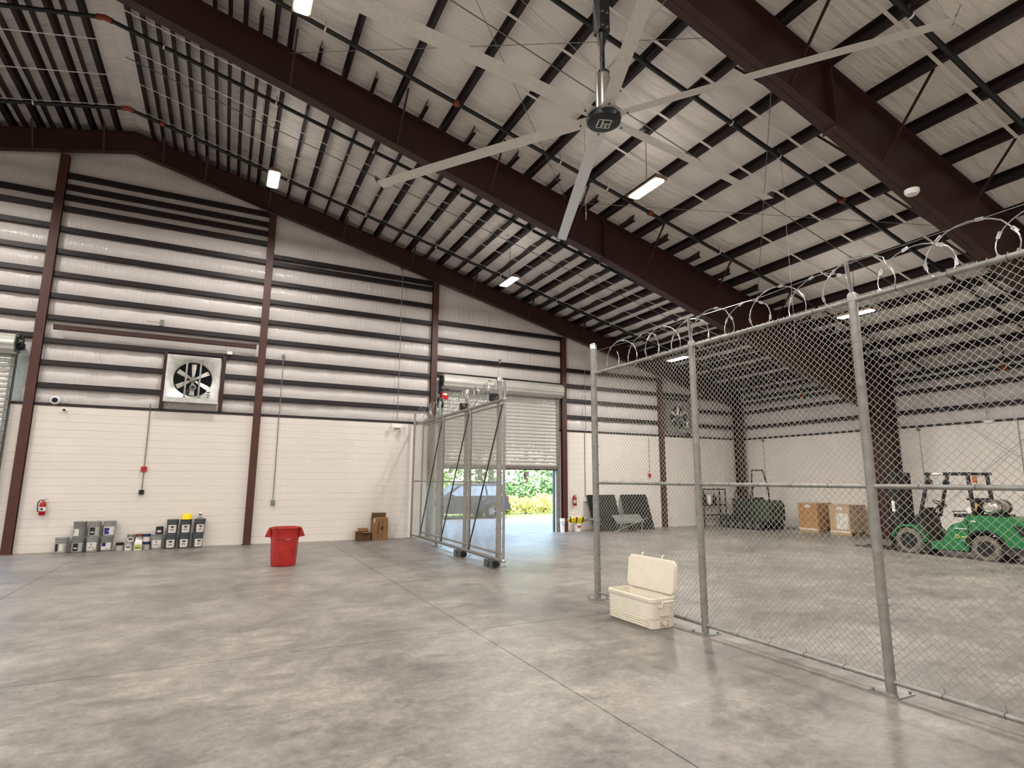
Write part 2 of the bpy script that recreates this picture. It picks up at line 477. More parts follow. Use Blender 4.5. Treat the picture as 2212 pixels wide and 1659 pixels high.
def purlin_mesh(L):
    m = MB()   # Z section: x across, z up, runs along -y from 0
    m.box(-.004, .004, -L, 0, 0, .205)
    m.box(-.004, .072, -L, 0, 0, .006); m.box(.066, .072, -L, 0, .006, .028)
    m.box(-.072, .004, -L, 0, .199, .205)
    return m.mesh('purlin', M_PURLIN)
def purlins():
    full = purlin_mesh(D+.05-YB); stub = purlin_mesh(D+.05-10.82)
    for x in PUR_FULL:
        if x < XS: inst('purlin', full, cl, (x, D+.05, zp(x)), (0, ANG, 0))
    for x in PUR_STUB:
        if x < XS: inst('purlin', stub, cl, (x, D+.05, zp(x)), (0, ANG, 0))
    lefts = [-3.39-.28*k for k in range(18)]
    for x in lefts: inst('purlin', stub, cl, (x, D+.05, zp(x)), (0, -ANG, 0), (-1, 1, 1))
    for k in range(5): inst('purlin', full, cl, (-9.0-1.13*4*k, D+.05, zp(-9.0-1.13*4*k)), (0, -ANG, 0))
purlins()
def straps():
    full = [x for x in PUR_FULL if x < XS-.2]; end = [x for x in PUR_END if x < XS-.2]
    for y, xs in [(16.5, end), (15.25, end), (14.0, end), (12.75, end), (10.25, full), (9.0, full), (7.67, full), (6.5, full), (4.03, full), (2.75, full), (1.5, full)]:
        pts = []
        for i, x in enumerate(xs):
            pts.append((x-.03, zp(x-.03)-.004)); pts.append((x+.1, zp(x+.1)-.004))
            if i < len(xs)-1:
                xm = (x+xs[i+1])/2+.03; g = xs[i+1]-x
                pts.append((xm, zp(xm)+(-.02 if g < .7 else -.012)))
        m = MB(); w = .028 if y < 12 else .016
        vs = []; fs = []
        for x, z in pts:
            vs += [(x, y-w, z), (x, y+w, z), (x, y+w, z-.003), (x, y-w, z-.003)]
        for i in range(len(pts)-1):
            a = i*4; b = a+4
            fs += [(a, b, b+1, a+1), (a+1, b+1, b+2, a+2), (a+2, b+2, b+3, a+3), (a+3, b+3, b, a)]
        m.add(vs, fs); m.build('strap', M_STRAP, cl)
    for y in (16.5, 15.25, 14.0, 12.75):
        p0 = (-3.3, y, zp(-3.3)-.004); p1 = (-8.2, y, zp(-8.2)-.004)
        m = MB(); m.beam(p0, p1, .032, .003); m.build('strap', M_STRAP, cl)
straps()

# ---- steel frames
def rafter(name, label, y, xa, xb, depth, flange, brace_dx, near=1, parent=None, group=None, spl=()):
    """tapered I-section rafter following the roof from xa to xb; depth: list of (x, d)"""
    t = empty(name, (xa, y, 0), label=label, cat='rafter', group=group)
    def dep(x):
        for (x0, d0), (x1, d1) in zip(depth, depth[1:]):
            if min(x0, x1) <= x <= max(x0, x1): return d0+(d1-d0)*(x-x0)/(x1-x0)
        return depth[0][1] if abs(x-depth[0][0]) < abs(x-depth[-1][0]) else depth[-1][1]
    xs = [xa]+[d[0] for d in depth if min(xa, xb) < d[0] < max(xa, xb)]+[xb]
    top = [(x, zp(x)-.002) for x in xs]; bot = [(x, zp(x)-.002-dep(x)) for x in xs]
    L = lambda p: (p[0]-xa, p[1])
    MB().prism([L(p) for p in top]+[L(p) for p in reversed(bot)], 1, -.006, .006).build('web', M_OXIDE, t)
    def fl(pts, s):
        m = MB(); q = [L(p) for p in pts]
        m.prism(q+[(p[0], p[1]+s*.018) for p in reversed(q)], 1, -flange/2, flange/2); return m
    fl(top, -1).build('top_flange', M_OXIDE, t); fl(bot, 1).build('bottom_flange', M_OXIDE, t)
    for x in spl:
        m = MB(); z0, z1 = zp(x)-dep(x)-.07, zp(x)-.01
        m.box(x-xa-.012, x-xa+.012, -flange/2, flange/2, z0, z1); m.build('splice_plate', M_OXIDE, t)
    for x in brace_dx:
        for s in ((-1, 1) if near == 1 else (near,)):
            d = dep(x); m = MB()
            m.beam((x-xa, s*flange/2*.6, zp(x)-d+.03), (x-xa+.03, s*(d*.85), zp(x)+.03), .045, .006, (1, 0, 0))
            m.beam((x-xa+.02, s*flange/2*.6, zp(x)-d+.03), (x-xa+.05, s*(d*.85), zp(x)+.03), .006, .04, (1, 0, 0))
            m.build('flange_brace', M_OXIDE, t)
    return t
DEP = [(-3.0, .72), (8.2, 1.10), (12.0, 1.33), (14.2, 1.42), (18.9, 1.72), (20.6, 2.0)]
DEPL = [(-3.0, .72), (-14.2, 1.10), (-26.6, 1.9)]
BR = [.55, 2.81, 5.07, 7.33, 9.59, 11.85, 14.1, 16.4]
rafter('roof_rafter', 'dark red steel rafter lying along the end wall, right of the ridge', D-.26, RX, 20.5, [(-3, .6), (20.6, .6)], .2, [-2.3, -1.2, .55, 2.81, 5.07, 7.33, 9.59, 11.85, 14.1], near=-1)
rafter('roof_rafter', 'dark red steel rafter along the end wall, left of the ridge', D-.26, RX, XL, [(-3, .6), (-26.7, .6)], .2, [-3.7, -5.2], near=-1)
rafter('roof_rafter', 'deep dark red rafter crossing the middle of the ceiling, below the big fan', 11.42, RX, 20.6, DEP, .25, BR, spl=(8.4,))
rafter('roof_rafter', 'left half of the middle rafter, beyond the ridge', 11.42, RX, XL, DEPL, .25, [-5.0])
rafter('roof_rafter', 'nearest deep dark red rafter, crossing the upper right corner of the ceiling', 5.15, RX, 20.6, DEP, .25, BR, spl=(8.4,))
rafter('roof_rafter', 'dark red rafter above and behind the viewpoint', -1.1, RX, 20.6, DEP, .25, BR, spl=(8.4,))

def column(name, label, x, z1, w=.2):
    t = empty(name, (x, D, 0), label=label, cat='column')
    MB().box(-w/2, w/2, -.135, -.123, 0, z1).build('front_flange', M_COLUMN, t)
    MB().box(-.006, .006, -.123, -.008, 0, z1).build('web', M_COLUMN, t)
    MB().box(-w/2, w/2, -.008, -.001, 0, z1).build('back_flange', M_COLUMN, t)
    MB().box(-w/2-.02, w/2+.02, -.15, -.001, 0, .018).build('base_plate', M_COLUMN, t)
    return t
CLAB = ['dark red steel wall column at the far left, beside the left roller door',
        'dark red steel wall column behind the red bin', 'dark red steel wall column behind the open sliding gate',
        'dark red steel wall column right of the half-open roller door', 'dark red steel wall column right of the leaning black panels']
for x, lb in zip(COLX, CLAB): column('wall_column', lb, x, zp(x)-.62)
def corner_column():
    t = empty('wall_column', (20.28, D-.3, 0), label='dark steel corner column where the end wall meets the side wall', cat='column')
    MB().box(-.16, .16, -.15, -.136, 0, 5.2).build('front_flange', M_OXIDE, t)
    MB().box(-.16, .16, .136, .15, 0, 5.2).build('back_flange', M_OXIDE, t)
    MB().box(-.007, .007, -.136, .136, 0, 5.2).build('web', M_OXIDE, t)
corner_column()
def frame_column(y, label):
    t = empty('frame_column', (19.5, y, 0), label=label, cat='column')
    zt = zp(20.6)-.05
    prof_in = [(0, 0), (-.62, 4.35)]; 
    MB().prism([(0, 0), (1.1, 0), (1.1, zt), (-.6, 4.35)], 1, -.007, .007).build('web', M_OXIDE, t)
    MB().prism([(0, 0), (.02, 0), (-.58, 4.35), (-.6, 4.35)], 1, -.125, .125).build('inner_flange', M_OXIDE, t)
    MB().box(1.08, 1.1, -.125, .125, 0, zt).build('outer_flange', M_OXIDE, t)
    MB().beam((-.6, 0, 4.35), (1.1, 0, 4.35), .25, .02).build('knee_plate', M_OXIDE, t)
frame_column(11.42, 'deep dark red frame column on the side wall, behind the forklift mast')
frame_column(5.15, 'frame column on the side wall out to the right')
# ================================================================ ceiling lamps
M_LENS = mat('lamp_lens', (255, 246, 230), 0.4, var=0.0, emit=16.0)
M_LAMPBODY = mat('lamp_body', (150, 128, 108), 0.45, 0.3, var=0.05)
def ceiling_lamp(x, y, z, label, group='hanging ceiling lamps'):
    t = empty('ceiling_lamp', (x, y, z), label=label, cat='lamp', group=group)
    m = MB(); m.prism([(-.15, 0), (.15, 0), (.15, .03), (.07, .085), (-.07, .085), (-.15, .03)], 1, -.46, .46)
    m.build('housing', M_LAMPBODY, t)
    o = rrect(.25, .86, .06); m = MB(); m.loft([[(p[0], p[1], -.008) for p in o], [(p[0], p[1], .002) for p in o]])
    m.build('lens', M_LENS, t)
    zt = zp(x)+.02
    MB().cyl((0, -.02, .085), (.02, -.02, zt-z-.12), .006, n=6).build('hanger_rod', M_BLACK, t)
    m = MB(); m.tube([(.02, -.02, zt-z-.12), (-.02, -.03, zt-z-.02), (-.05, -.03, zt-z+.1)], .008, 6)
    m.build('power_cord', M_BLACK, t)
    MB().cb((-.05, -.03, zt-z+.05), (.09, .09, .07)).build('junction_box', M_GALVD, t)
    l = bpy.data.lights.new('lamp_light', 'AREA'); l.shape = 'RECTANGLE'; l.size = .24; l.size_y = .84
    l.energy = LAMP_W; l.color = (1, .945, .885); l.spread = math.radians(178)
    lo = bpy.data.objects.new('lamp_light', l); COL.objects.link(lo); lo.parent = t; lo.location = (0, 0, -.02)
    # weak uplight added above the housing to brighten the roof
    u = bpy.data.lights.new('lamp_uplight', 'AREA'); u.shape = 'RECTANGLE'; u.size = .1; u.size_y = .8
    u.energy = LAMP_W*.02; u.color = (1, .90, .82); u.spread = math.radians(178)
    uo = bpy.data.objects.new('lamp_uplight', u); COL.objects.link(uo); uo.parent = t; uo.location = (0, 0, .10); uo.rotation_euler = (PI, 0, 0)
    return t
ceiling_lamp(.52, 8.28, 9.30, 'glowing ceiling lamp cut off by the top edge of the picture')
ceiling_lamp(.52, 14.5, 9.30, 'glowing ceiling lamp nearest the roof ridge, in front of the end wall')
ceiling_lamp(7.2, 14.5, 7.72, 'glowing ceiling lamp in front of the end wall above the sliding gate')
ceiling_lamp(7.23, 8.3, 7.72, 'glowing ceiling lamp beside the big fan, its brown housing visible')
ceiling_lamp(13.7, 14.43, 6.0, 'glowing ceiling lamp seen just left of the second fence post')
ceiling_lamp(13.85, 8.3, 6.0, 'glowing ceiling lamp behind the third fence post')
for x, z in ((.52, 9.3), (7.2, 7.72), (13.85, 6.0), (-6.5, 9.3), (-13.2, 7.7), (-19.8, 6.0)):
    for y in (14.5, 8.28, 2.0, -4.3, -10.5):
        if x > 0 and y > 5: continue
        ceiling_lamp(x, y, z, 'ceiling lamp out of view, like the ones in the picture', 'ceiling lamps out of view')
# ================================================================ roller doors
def roller_door(name, x0, x1, zbot, right_only=False):
    d = empty(name, ((x0+x1)/2, D-.1, 0), kind='structure'); cx = (x0+x1)/2
    w = x1-x0
    prof = [(0, 0), (-.006, .004), (-.017, .03), (-.022, .062), (-.017, .095), (-.006, .121), (0, .125)]
    m = MB(); vs = []; fs = []
    for x in (-w/2-.04, w/2+.04):
        for y, z in prof: vs.append((x, y, z))
    n = len(prof)
    for i in range(n-1): fs.append((i, i+1, n+i+1, n+i))
    for i in range(n-1): fs.append((i, n+i, n+i+1, i+1))
    me = MB().add(vs, fs[:n-1]).mesh('slat', M_SLAT, smooth=40)
    z = zbot+.09; k = 0
    while z < 4.98:
        inst('slat', me, d, (0, 0, z)); z += .127
    MB().box(-w/2-.03, w/2+.03, -.03, .015, zbot, zbot+.09).build('bottom_bar', mat('bottom_bar', (120, 112, 104), .5), d)
    MB().box(-w/2-.03, w/2+.03, -.035, .02, zbot-.04, zbot).build('rubber_seal', M_RUBBER, d)
    for s in ((1,) if right_only else (-1, 1)):
        a = s*w/2
        m = MB(); m.box(min(a, a+s*.09), max(a, a+s*.09), -.06, -.045, 0, 4.95); m.box(min(a+s*.08, a+s*.09), max(a+s*.08, a+s*.09), -.06, .09, 0, 4.95)
        m.box(min(a-s*.02, a+s*.09), max(a-s*.02, a+s*.09), .03, .04, 0, 4.95)
        m.build('guide_rail', M_GALVD, d)
        hb = MB()
        for k in range(18): hb.cyl((a+s*.045, -.066, .25+.27*k), (a+s*.045, -.059, .25+.27*k), .014, n=8)
        tag(hb.build('guide_bolts', M_BLACK, d), kind='stuff')
    # coiled curtain barrel above the opening
    m = MB(); R = .25; n = 40; ring = []
    for k in range(n):
        a = 2*PI*k/n; r = R + (.008 if k % 4 < 2 else -.006); ring.append((-.16-.02+r*math.cos(a), 5.12+r*math.sin(a)))
    m.prism(ring, 0, -w/2-.1, w/2+.1); m.build('curtain_coil', M_SLAT, d)
    for s in ((1,) if right_only else (-1, 1)):
        m = MB(); m.box(s*(w/2+.11)-.008, s*(w/2+.11)+.008, -.40, .08, 4.93, 5.32); m.build('end_bracket', M_GALVD, d)
        m = MB(); m.cyl((s*(w/2+.13)-.02*s, -.18, 5.15), (s*(w/2+.15), -.18, 5.15), .17, n=24); m.build('end_disc', M_BLACK, d)
    return d
dr2 = roller_door('door_2', D2[0], D2[1], 2.24)
MB().box(2.15, 2.24, .06, .14, 0, 2.24).build('jamb_trim', mat('teal_jamb', (46, 80, 82), .5), dr2)
MB().box(2.20, 2.26, .02, .055, 0, 2.24).build('jamb_trim', M_WHITE, dr2)
dr1 = roller_door('door_1', D1[0], D1[1], 2.67)

def door_operator(x, label):
    t = empty('door_operator', (x, D-.15, 4.2), label=label, cat='motor')
    m = MB(); m.lathe([(0, 0), (.1, 0), (.11, .02), (.11, .30), (.09, .34), (0, .34)], 18); m.build('motor', M_BLACK, t, smooth=40, loc=(-.02, -.14, .02))
    m = MB(); m.box(-.02, .20, -.26, -.05, .30, .52); m.build('gear_box', M_RED, t)
    MB().box(.03, .17, -.264, -.26, .44, .50).build('name_plate', M_WHITE, t)
    m = MB(); m.tube([(.2+.16*math.cos(a*PI/12), -.16-.02*0, .82+.16*math.sin(a*PI/12)) for a in range(24)], .022, 8, closed=True); m.build('chain_wheel', M_BLACK, t)
    m = MB(); m.cyl((.2, -.18, .82), (.2, -.02, .82), .07, n=16); m.cb((.2, -.165, .82), (.30, .02, .03)); m.cb((.2, -.165, .82), (.03, .02, .30)); m.build('wheel_hub', M_GALVD, t)
    m = MB(); m.box(-.06, .0, -.1, -.02, .5, .95); m.build('bracket', M_BLACK, t)
    pts = [(.05+.06*math.sin(k*.9), -.2, .3-.02-.03*k) for k in range(3)]
    m = MB(); m.tube([(-.05, -.2, .2), (-.06, -.19, -.8), (-.06, -.17, -2.2), (-.05, -.16, -3.0)], .007, 5)
    m.tube([(.02, -.2, .2), (.02, -.19, -.8), (.01, -.17, -2.2), (-.05, -.16, -3.0)], .007, 5); m.build('hand_chain', M_GALVD, t)
    MB().cb((-.05, -.05, -.02), (.12, .08, .14)).build('control_box', M_WHITE, t)
    return t
door_operator(6.32, 'black and red door motor with chain wheel above the open sliding gate')
def operator_left():
    t = empty('door_operator', (-4.86, D-.15, 5.0), label='black chain wheel at the end of the left roller door', cat='motor')
    m = MB(); m.tube([(.04*0, -.2+.0*a, .2) if False else (.0+.12*math.cos(a*PI/12), -.2, .2+.17*math.sin(a*PI/12)) for a in range(24)], .024, 8, closed=True); m.build('chain_wheel', M_BLACK, t)
    m = MB(); m.cyl((0, -.22, .2), (0, -.02, .2), .06, n=16); m.cb((0, -.2, .2), (.22, .02, .03)); m.cb((0, -.2, .2), (.03, .02, .3)); m.build('wheel_hub', M_GALVD, t)
    MB().box(-.03, .12, -.1, 0, .0, .16).build('bracket', M_BLACK, t)
operator_left()
for x, z, lb in ((6.33, 1.5, 'black push button station on the wall left of the open roller door, upper'), (6.30, 1.08, 'small black box on the wall left of the open roller door, lower')):
    t = empty('push_button_box', (x, D-.13, z), label=lb, cat='switch')
    m = MB(); rbox(m, -.035, .035, -.05, .12, -.09, .09, .01); m.build('box', M_BLACK, t)
    m = MB(); m.cyl((0, -.05, .04), (0, -.062, .04), .012, n=10); m.cyl((0, -.05, -.03), (0, -.062, -.03), .012, n=10); m.build('buttons', M_GALVD, t)

# ================================================================ exhaust fans
def exhaust_fan(x, z, label):
    t = empty('exhaust_fan', (x, D-.08, z), label=label, cat='exhaust fan', group='wall exhaust fans')
    H = .66
    m = MB()
    for a in ((-H, -H+.012, -H, H), (H-.012, H, -H, H)): m.box(a[0], a[1], -.2, .0, a[2], a[3])
    m.box(-H, H, -.2, 0, -H, -H+.012); m.box(-H, H, -.2, 0, H-.012, H); m.build('housing', M_BRIGHT, t)
    # front plate with the round opening
    n = 48; R = .475; m = MB(); vs = []; fs = []
    for k in range(n):
        a = 2*PI*k/n; c, s = math.cos(a), math.sin(a); q = H/max(abs(c), abs(s))
        vs += [(q*c, -.2, q*s), ((R+.05)*c, -.19, (R+.05)*s), (R*c, -.165, R*s), (R*c, -.04, R*s)]
    for k in range(n):
        a = 4*k; b = 4*((k+1) % n)
        for j in range(3): fs.append((a+j, b+j, b+j+1, a+j+1))
    m.add(vs, fs); m.build('front_plate', M_BRIGHT, t, smooth=30)
    m = MB(); m.box(-H, H, -.225, -.2, -H, -H+.13); m.build('lower_lip', M_BRIGHT, t)
    MB().box(-H+.02, H-.02, -.012, -.004, -H+.02, H-.02).build('back_panel', M_DARKBACK, t)
    lm = MB().cb((0, 0, 0), (.94, .006, .085), Matrix.Rotation(.45, 3, 'X')).mesh('louver', M_DARKBACK)
    for k in range(11): inst('louver', lm, t, (0, -.03, -.42+.084*k))
    # six blades
    bl = MB(); vs = []
    for (r, w, tw) in ((.09, .07, .6), (.2, .10, .5), (.34, .125, .4), (.44, .13, .33)):
        vs.append((r, w, tw))
    pts = []; fs = []
    for r, w, tw in vs:
        for s in (-1, 1):
            pts.append((r, s*w/2*math.sin(tw), s*w/2*math.cos(tw)))
    for i in range(3): fs.append((2*i, 2*i+2, 2*i+3, 2*i+1))
    bl.add(pts, fs); bm_ = bl.mesh('blade', M_ALU)
    for k in range(6): inst('blade', bm_, t, (0, -.1, 0), (0, math.radians(30+60*k), 0))
    m = MB(); m.cyl((0, -.13, 0), (0, -.06, 0), .085, n=18); m.cyl((0, -.17, 0), (0, -.13, 0), .04, n=12); m.build('hub', M_GALVD, t, smooth=40)
    for xx in (-.17, .17):
        m = MB(); m.box(xx-.022, xx+.022, -.205, -.19, -.5, .5); m.build('support_bar', M_GALV, t)
        for zz in (-.53, .53):
            m = MB(); m.beam((xx-.05, -.21, zz+.03*(1 if zz > 0 else -1)), (xx, -.205, zz-.04*(1 if zz > 0 else -1)), .02, .02); m.beam((xx+.05, -.21, zz+.03*(1 if zz > 0 else -1)), (xx, -.205, zz-.04*(1 if zz > 0 else -1)), .02, .02)
            m.build('bar_bracket', M_GALVD, t)
    m = MB(); m.cyl((.02, -.19, -.22), (.02, -.03, -.22), .085, n=20); m.build('motor', M_GALVD, t, smooth=40)
    m = MB(); m.cyl((.02, -.205, -.22), (.02, -.19, -.22), .045, n=16); m.build('pulley', M_BLACK, t)
    m = MB(); m.tube([(-.02, -.18, -.2), (-.12, -.2, -.36), (-.2, -.21, -.46), (-.05, -.21, -.4), (.02, -.2, -.42)], .008, 6); m.build('power_cord', M_GALVD, t)
    MB().box(.36, .46, -.203, -.2, -.45, -.20).build('data_plate', M_WHITE, t)
    m = MB(); m.box(.37, .45, -.205, -.203, -.43, -.40); m.box(.37, .45, -.205, -.203, -.36, -.33); m.cyl((.41, -.206, -.48), (.41, -.2, -.48), .02, n=10); m.build('plate_print', M_BLACK, t)
    return t
exhaust_fan(-.985, 4.565, 'square galvanized exhaust fan on the wall above the paint pails')
exhaust_fan(16.885, 4.50, 'square galvanized exhaust fan seen through the fence near the corner')

# ================================================================ conduits, boxes, small wall fixtures
def conduit(label, P, path, boxes, cat='conduit', r=.012):
    """P maps wall (a, z, off) to a point; boxes: (a, z, w, h, material, name)"""
    t = empty('conduit', P(path[-1][0], path[-1][1], 0), label=label, cat=cat); o = Vector(t.location)
    m = MB(); m.tube([Vector(P(a, z, off))-o for a, z, off in path], r, 8); m.build('pipe', M_CONDUIT, t, smooth=60)
    for a, z, w, h, mt, nm in boxes:
        c = Vector(P(a, z, .035))-o; mm = MB()
        if abs(P(1, 0, 0)[0]-P(0, 0, 0)[0]) > .5: mm.cb(c, (w, .07, h))
        else: mm.cb(c, (.07, w, h))
        mm.build(nm, mt, t)
    return t
EW = lambda a, z, off: (a, D-off, z)
SW = lambda a, z, off: (XS-off, a, z)
def reveal(z): return .022 if z < HC else .09
conduit('thin conduit with a red box and a black box, above the paint pails', EW,
        [(-1.93, 3.82, .10), (-1.93, 3.70, .03), (-1.92, 1.5, .022)], [(-1.92, 2.08, .13, .13, M_RED, 'red_box'), (-1.92, 1.47, .11, .12, M_BLACK, 'black_box')])
conduit('thin vertical conduit ending in a grey outlet box behind the red bin', EW,
        [(1.33, 5.5, .10), (1.33, 3.8, .095), (1.33, 3.65, .022), (1.34, 1.17, .022)], [(1.33, 5.52, .09, .09, M_GALVD, 'junction_box'), (1.34, 1.16, .11, .14, M_GALVD, 'outlet_box')])
conduit('long thin conduit dropping from the roof to the emergency light', EW,
        [(4.89, 9.0, .11), (4.90, 3.85, .10), (4.91, 3.72, .03), (4.91, 3.62, .022)], [(4.89, 8.95, .08, .08, M_GALVD, 'junction_box')])
conduit('thin conduit with a small outlet box just left of the fence end post', EW,
        [(12.27, 6.1, .10), (12.27, 3.8, .095), (12.27, 3.65, .022), (12.25, 1.16, .022)], [(12.27, 5.48, .09, .08, M_GALVD, 'junction_box'), (12.25, 1.14, .13, .16, M_WHITE, 'outlet_box')])
conduit('thin conduit ending in a small red box above the leaning panels', EW,
        [(15.4, 3.62, .022), (15.38, 2.1, .022)], [(15.37, 2.06, .12, .14, M_RED, 'red_box')])
conduit('thin conduit on the side wall above the parked lift', SW, [(16.9, 3.66, .022), (16.9, 1.3, .022)], [(16.9, 3.6, .1, .1, M_GALVD, 'junction_box')])
conduit('thin conduit on the side wall just right of the deep frame column', SW, [(10.7, 3.62, .022), (10.7, 1.2, .022)], [(10.7, 3.6, .1, .1, M_GALVD, 'junction_box')])
conduit('thin conduit ending in a black box on the side wall above the gas cylinder', SW, [(8.03, 3.66, .022), (8.05, 1.5, .022)], [(8.05, 1.42, .12, .14, M_BLACK, 'black_box')])
conduit('conduit running down the side wall insulation to a small box', SW, [(8.55, 5.3, .10), (8.7, 5.0, .10), (8.72, 3.75, .10)], [(8.72, 3.68, .24, .08, M_WHITE, 'junction_box')])
def small_box(x, z, sz, mt, label, wires=()):
    t = empty('junction_box', (x, D-.1, z), label=label, cat='junction box')
    m = MB(); rbox(m, -sz[0]/2, sz[0]/2, -.05, .0, -sz[1]/2, sz[1]/2, .008); m.build('box', mt, t)
    m = MB()
    for w in wires: m.tube([(w[0], -.03, w[1]), ((w[0]+w[2])/2, -.05, (w[1]+w[3])/2+.01), (w[2], -.03, w[3])], .006, 5)
    m.cyl((0, -.05, 0), (0, -.056, 0), .01, n=8); m.build('wire', mt, t)
small_box(-1.88, 6.11, (.10, .17), M_GALVD, 'grey junction box on a girt above the left exhaust fan', [(-.05, 0, -.35, .0)])
small_box(-.13, 5.44, (.13, .09), M_WHITE, 'white junction box with two cables between the fan and the column', [(-.06, 0, -.45, -.03), (.06, 0, .45, -.05)])
small_box(8.57, 6.06, (.10, .15), M_GALVD, 'grey junction box on a girt above the open roller door', [(-.03, -.07, -.05, -.5)])
def dome_camera(x, z, s, label):
    t = empty('security_camera', (x, D-.0, z), label=label, cat='camera')
    m = MB(); m.lathe([(0, 0), (s, 0), (s, .03), (s*.8, .06), (s*.62, .065)], 24); m.xf(Matrix.Rotation(PI/2, 4, 'X')); m.build('mount', M_WHITE, t, smooth=40)
    m = MB(); m.lathe([(s*.62, .06), (s*.55, .09), (s*.35, .115), (0, .125)], 20); m.xf(Matrix.Rotation(PI/2, 4, 'X')); m.build('dome', mat('smoked_dome', (30, 34, 58), .12, var=.05), t, smooth=60)
dome_camera(-4.02, 3.80, .11, 'white dome security camera on top of the block wall at the left')
dome_camera(-3.80, 3.56, .05, 'small white wall sensor just below the dome security camera')
def emergency_light():
    t = empty('emergency_light', (4.90, D, 3.56), label='white twin-head emergency light at the top of the block wall', cat='emergency light')
    m = MB(); rbox(m, -.16, .16, -.09, 0, -.06, .08, .02); m.build('body', M_WHITE, t)
    for s in (-1, 1):
        m = MB(); m.lathe([(0, 0), (.05, .0), (.085, .06), (.085, .09), (0, .08)], 16)
        m.xf(Matrix.Translation((s*.16, -.1, -.08)) @ Matrix.Rotation(PI/2+.4, 4, 'X') @ Matrix.Rotation(s*.5, 4, 'Y')); m.build('lamp_head', M_WHITE, t, smooth=40)
emergency_light()
def extinguisher(x, label):
    t = empty('fire_extinguisher', (x, D, .92), label=label, cat='fire extinguisher', group='wall fire extinguishers')
    m = MB(); m.lathe([(.055, 0), (.068, .012), (.068, .27), (.06, .3), (.028, .33), (.024, .345), (0, .345)], 20, (0, -.09, 0)); m.build('cylinder', M_RED, t, smooth=50)
    m = MB(); m.lathe([(.0695, .10), (.0695, .20)], 20, (0, -.09, 0)); m.build('label_band', M_WHITE, t, smooth=60)
    m = MB(); m.box(-.02, .02, -.162, -.1575, .12, .18); m.box(-.045, -.03, -.150, -.1455, .13, .17); m.build('label_print', M_BLACK, t)
    m = MB(); m.cyl((0, -.09, .34), (0, -.09, .385), .018, n=10); m.beam((0, -.09, .375), (.09, -.11, .41), .018, .008); m.beam((0, -.09, .36), (.08, -.11, .365), .018, .008); m.build('valve_handle', M_GALV, t)
    m = MB(); m.tube([(-.02, -.09, .365), (-.07, -.1, .36), (-.10, -.11, .29), (-.095, -.11, .17), (-.075, -.11, .08)], .011, 8); m.build('hose', M_BLACK, t, smooth=60)
    MB().box(-.02, .02, -.025, 0, .2, .33).build('wall_bracket', M_GALVD, t)
extinguisher(-3.95, 'red fire extinguisher on the block wall left of the paint pails')
extinguisher(11.74, 'red fire extinguisher on the wall right of the open roller door')
# ================================================================ sprinkler pipes
def sprinkler_pipe(y, label, left=True, couplings=(), clamps=()):
    t = empty('sprinkler_pipe', (RX, y, zp(RX)-.2), label=label, cat='pipe', group='black sprinkler pipes under the roof'); o = Vector(t.location)
    Q = lambda x: Vector((x, y, zp(x)-.15))-o
    m = MB(); m.cyl(Q(RX+.12), Q(XS-.5), .045, n=10); m.build('pipe', M_BLKPIPE, t, smooth=60)
    if left:
        m = MB(); m.cyl(Q(RX-.12), Q(-9), .045, n=10); m.build('pipe', M_BLKPIPE, t, smooth=60)
        m = MB(); m.tube([Q(RX-.14), Q(RX), Q(RX+.14)], .062, 10)
        m.build('ridge_coupling', M_ORANGE, t, smooth=60)
    for x in couplings:
        m = MB(); m.cyl(Q(x-.05), Q(x+.05), .065, n=10); m.cb(Q(x)+Vector((0, .07, 0)), (.05, .04, .04)); m.cb(Q(x)-Vector((0, .07, 0)), (.05, .04, .04)); m.build('coupling', M_ORANGE, t)
    for x in clamps:
        m = MB(); m.cyl(Q(x-.015), Q(x+.015), .052, n=10); m.build('hanger_clamp', M_WHITE, t)
        m = MB(); p = Q(x); m.cyl(p, p+Vector((0, 0, .19)), .006, n=6); m.build('hanger_rod', M_GALVD, t)
    return t
C1 = [-2.0+2.26*k for k in range(9)]
sprinkler_pipe(16.4, 'black sprinkler pipe under the roof closest to the end wall', True, (-2.2,), [-4.9, -1.5, .98, 3.24, 5.5, 7.8, 10, 12.3])
sprinkler_pipe(13.1, 'black sprinkler pipe just beyond the middle rafter', True, (), [-5.2, -1.9, .4, 2.7, 5.0, 7.2, 9.5])
sprinkler_pipe(10.1, 'black sprinkler pipe just in front of the middle rafter, crossing behind the fan blades', False, (3.75, 8.9), [1.05, 6.3, 7.6, 11.2])
sprinkler_pipe(6.83, 'black sprinkler pipe passing right behind the fan down rod', False, (5.05, 11.3), [2.0, 8.1, 9.4])
sprinkler_pipe(3.79, 'black sprinkler pipe in the upper right corner', False, (14.0,), [8.35, 12.0])
def main_pipe():
    t = empty('sprinkler_main', (20.35, 0, 5.2), label='black sprinkler main running along the top of the side wall', cat='pipe')
    m = MB(); m.cyl((0, -10, 0), (0, 17.6, 0), .07, n=12); m.build('pipe', M_BLKPIPE, t, smooth=60)
    for y in (8.0, 14.6, 3.0):
        m = MB(); m.cyl((0, y-.07, 0), (0, y+.07, 0), .09, n=12); m.build('coupling', M_ORANGE, t)
        m = MB(); m.cyl((0, y, 0), (0, y, .62), .025, n=8); m.build('drop_pipe', M_BLKPIPE, t)
main_pipe()
def lighting_conduit(y, label):
    t = empty('lighting_conduit', (0, y, zp(0)), label=label, cat='conduit'); o = Vector(t.location)
    m = MB(); m.cyl(Vector((RX+.2, y, zp(RX+.2)-.02))-o, Vector((XS-1, y, zp(XS-1)-.02))-o, .012, n=6); m.build('pipe', M_CONDUIT, t, smooth=60)
lighting_conduit(8.07, 'thin lighting conduit under the purlins beside the big fan')
lighting_conduit(14.37, 'thin lighting conduit under the purlins near the end wall')
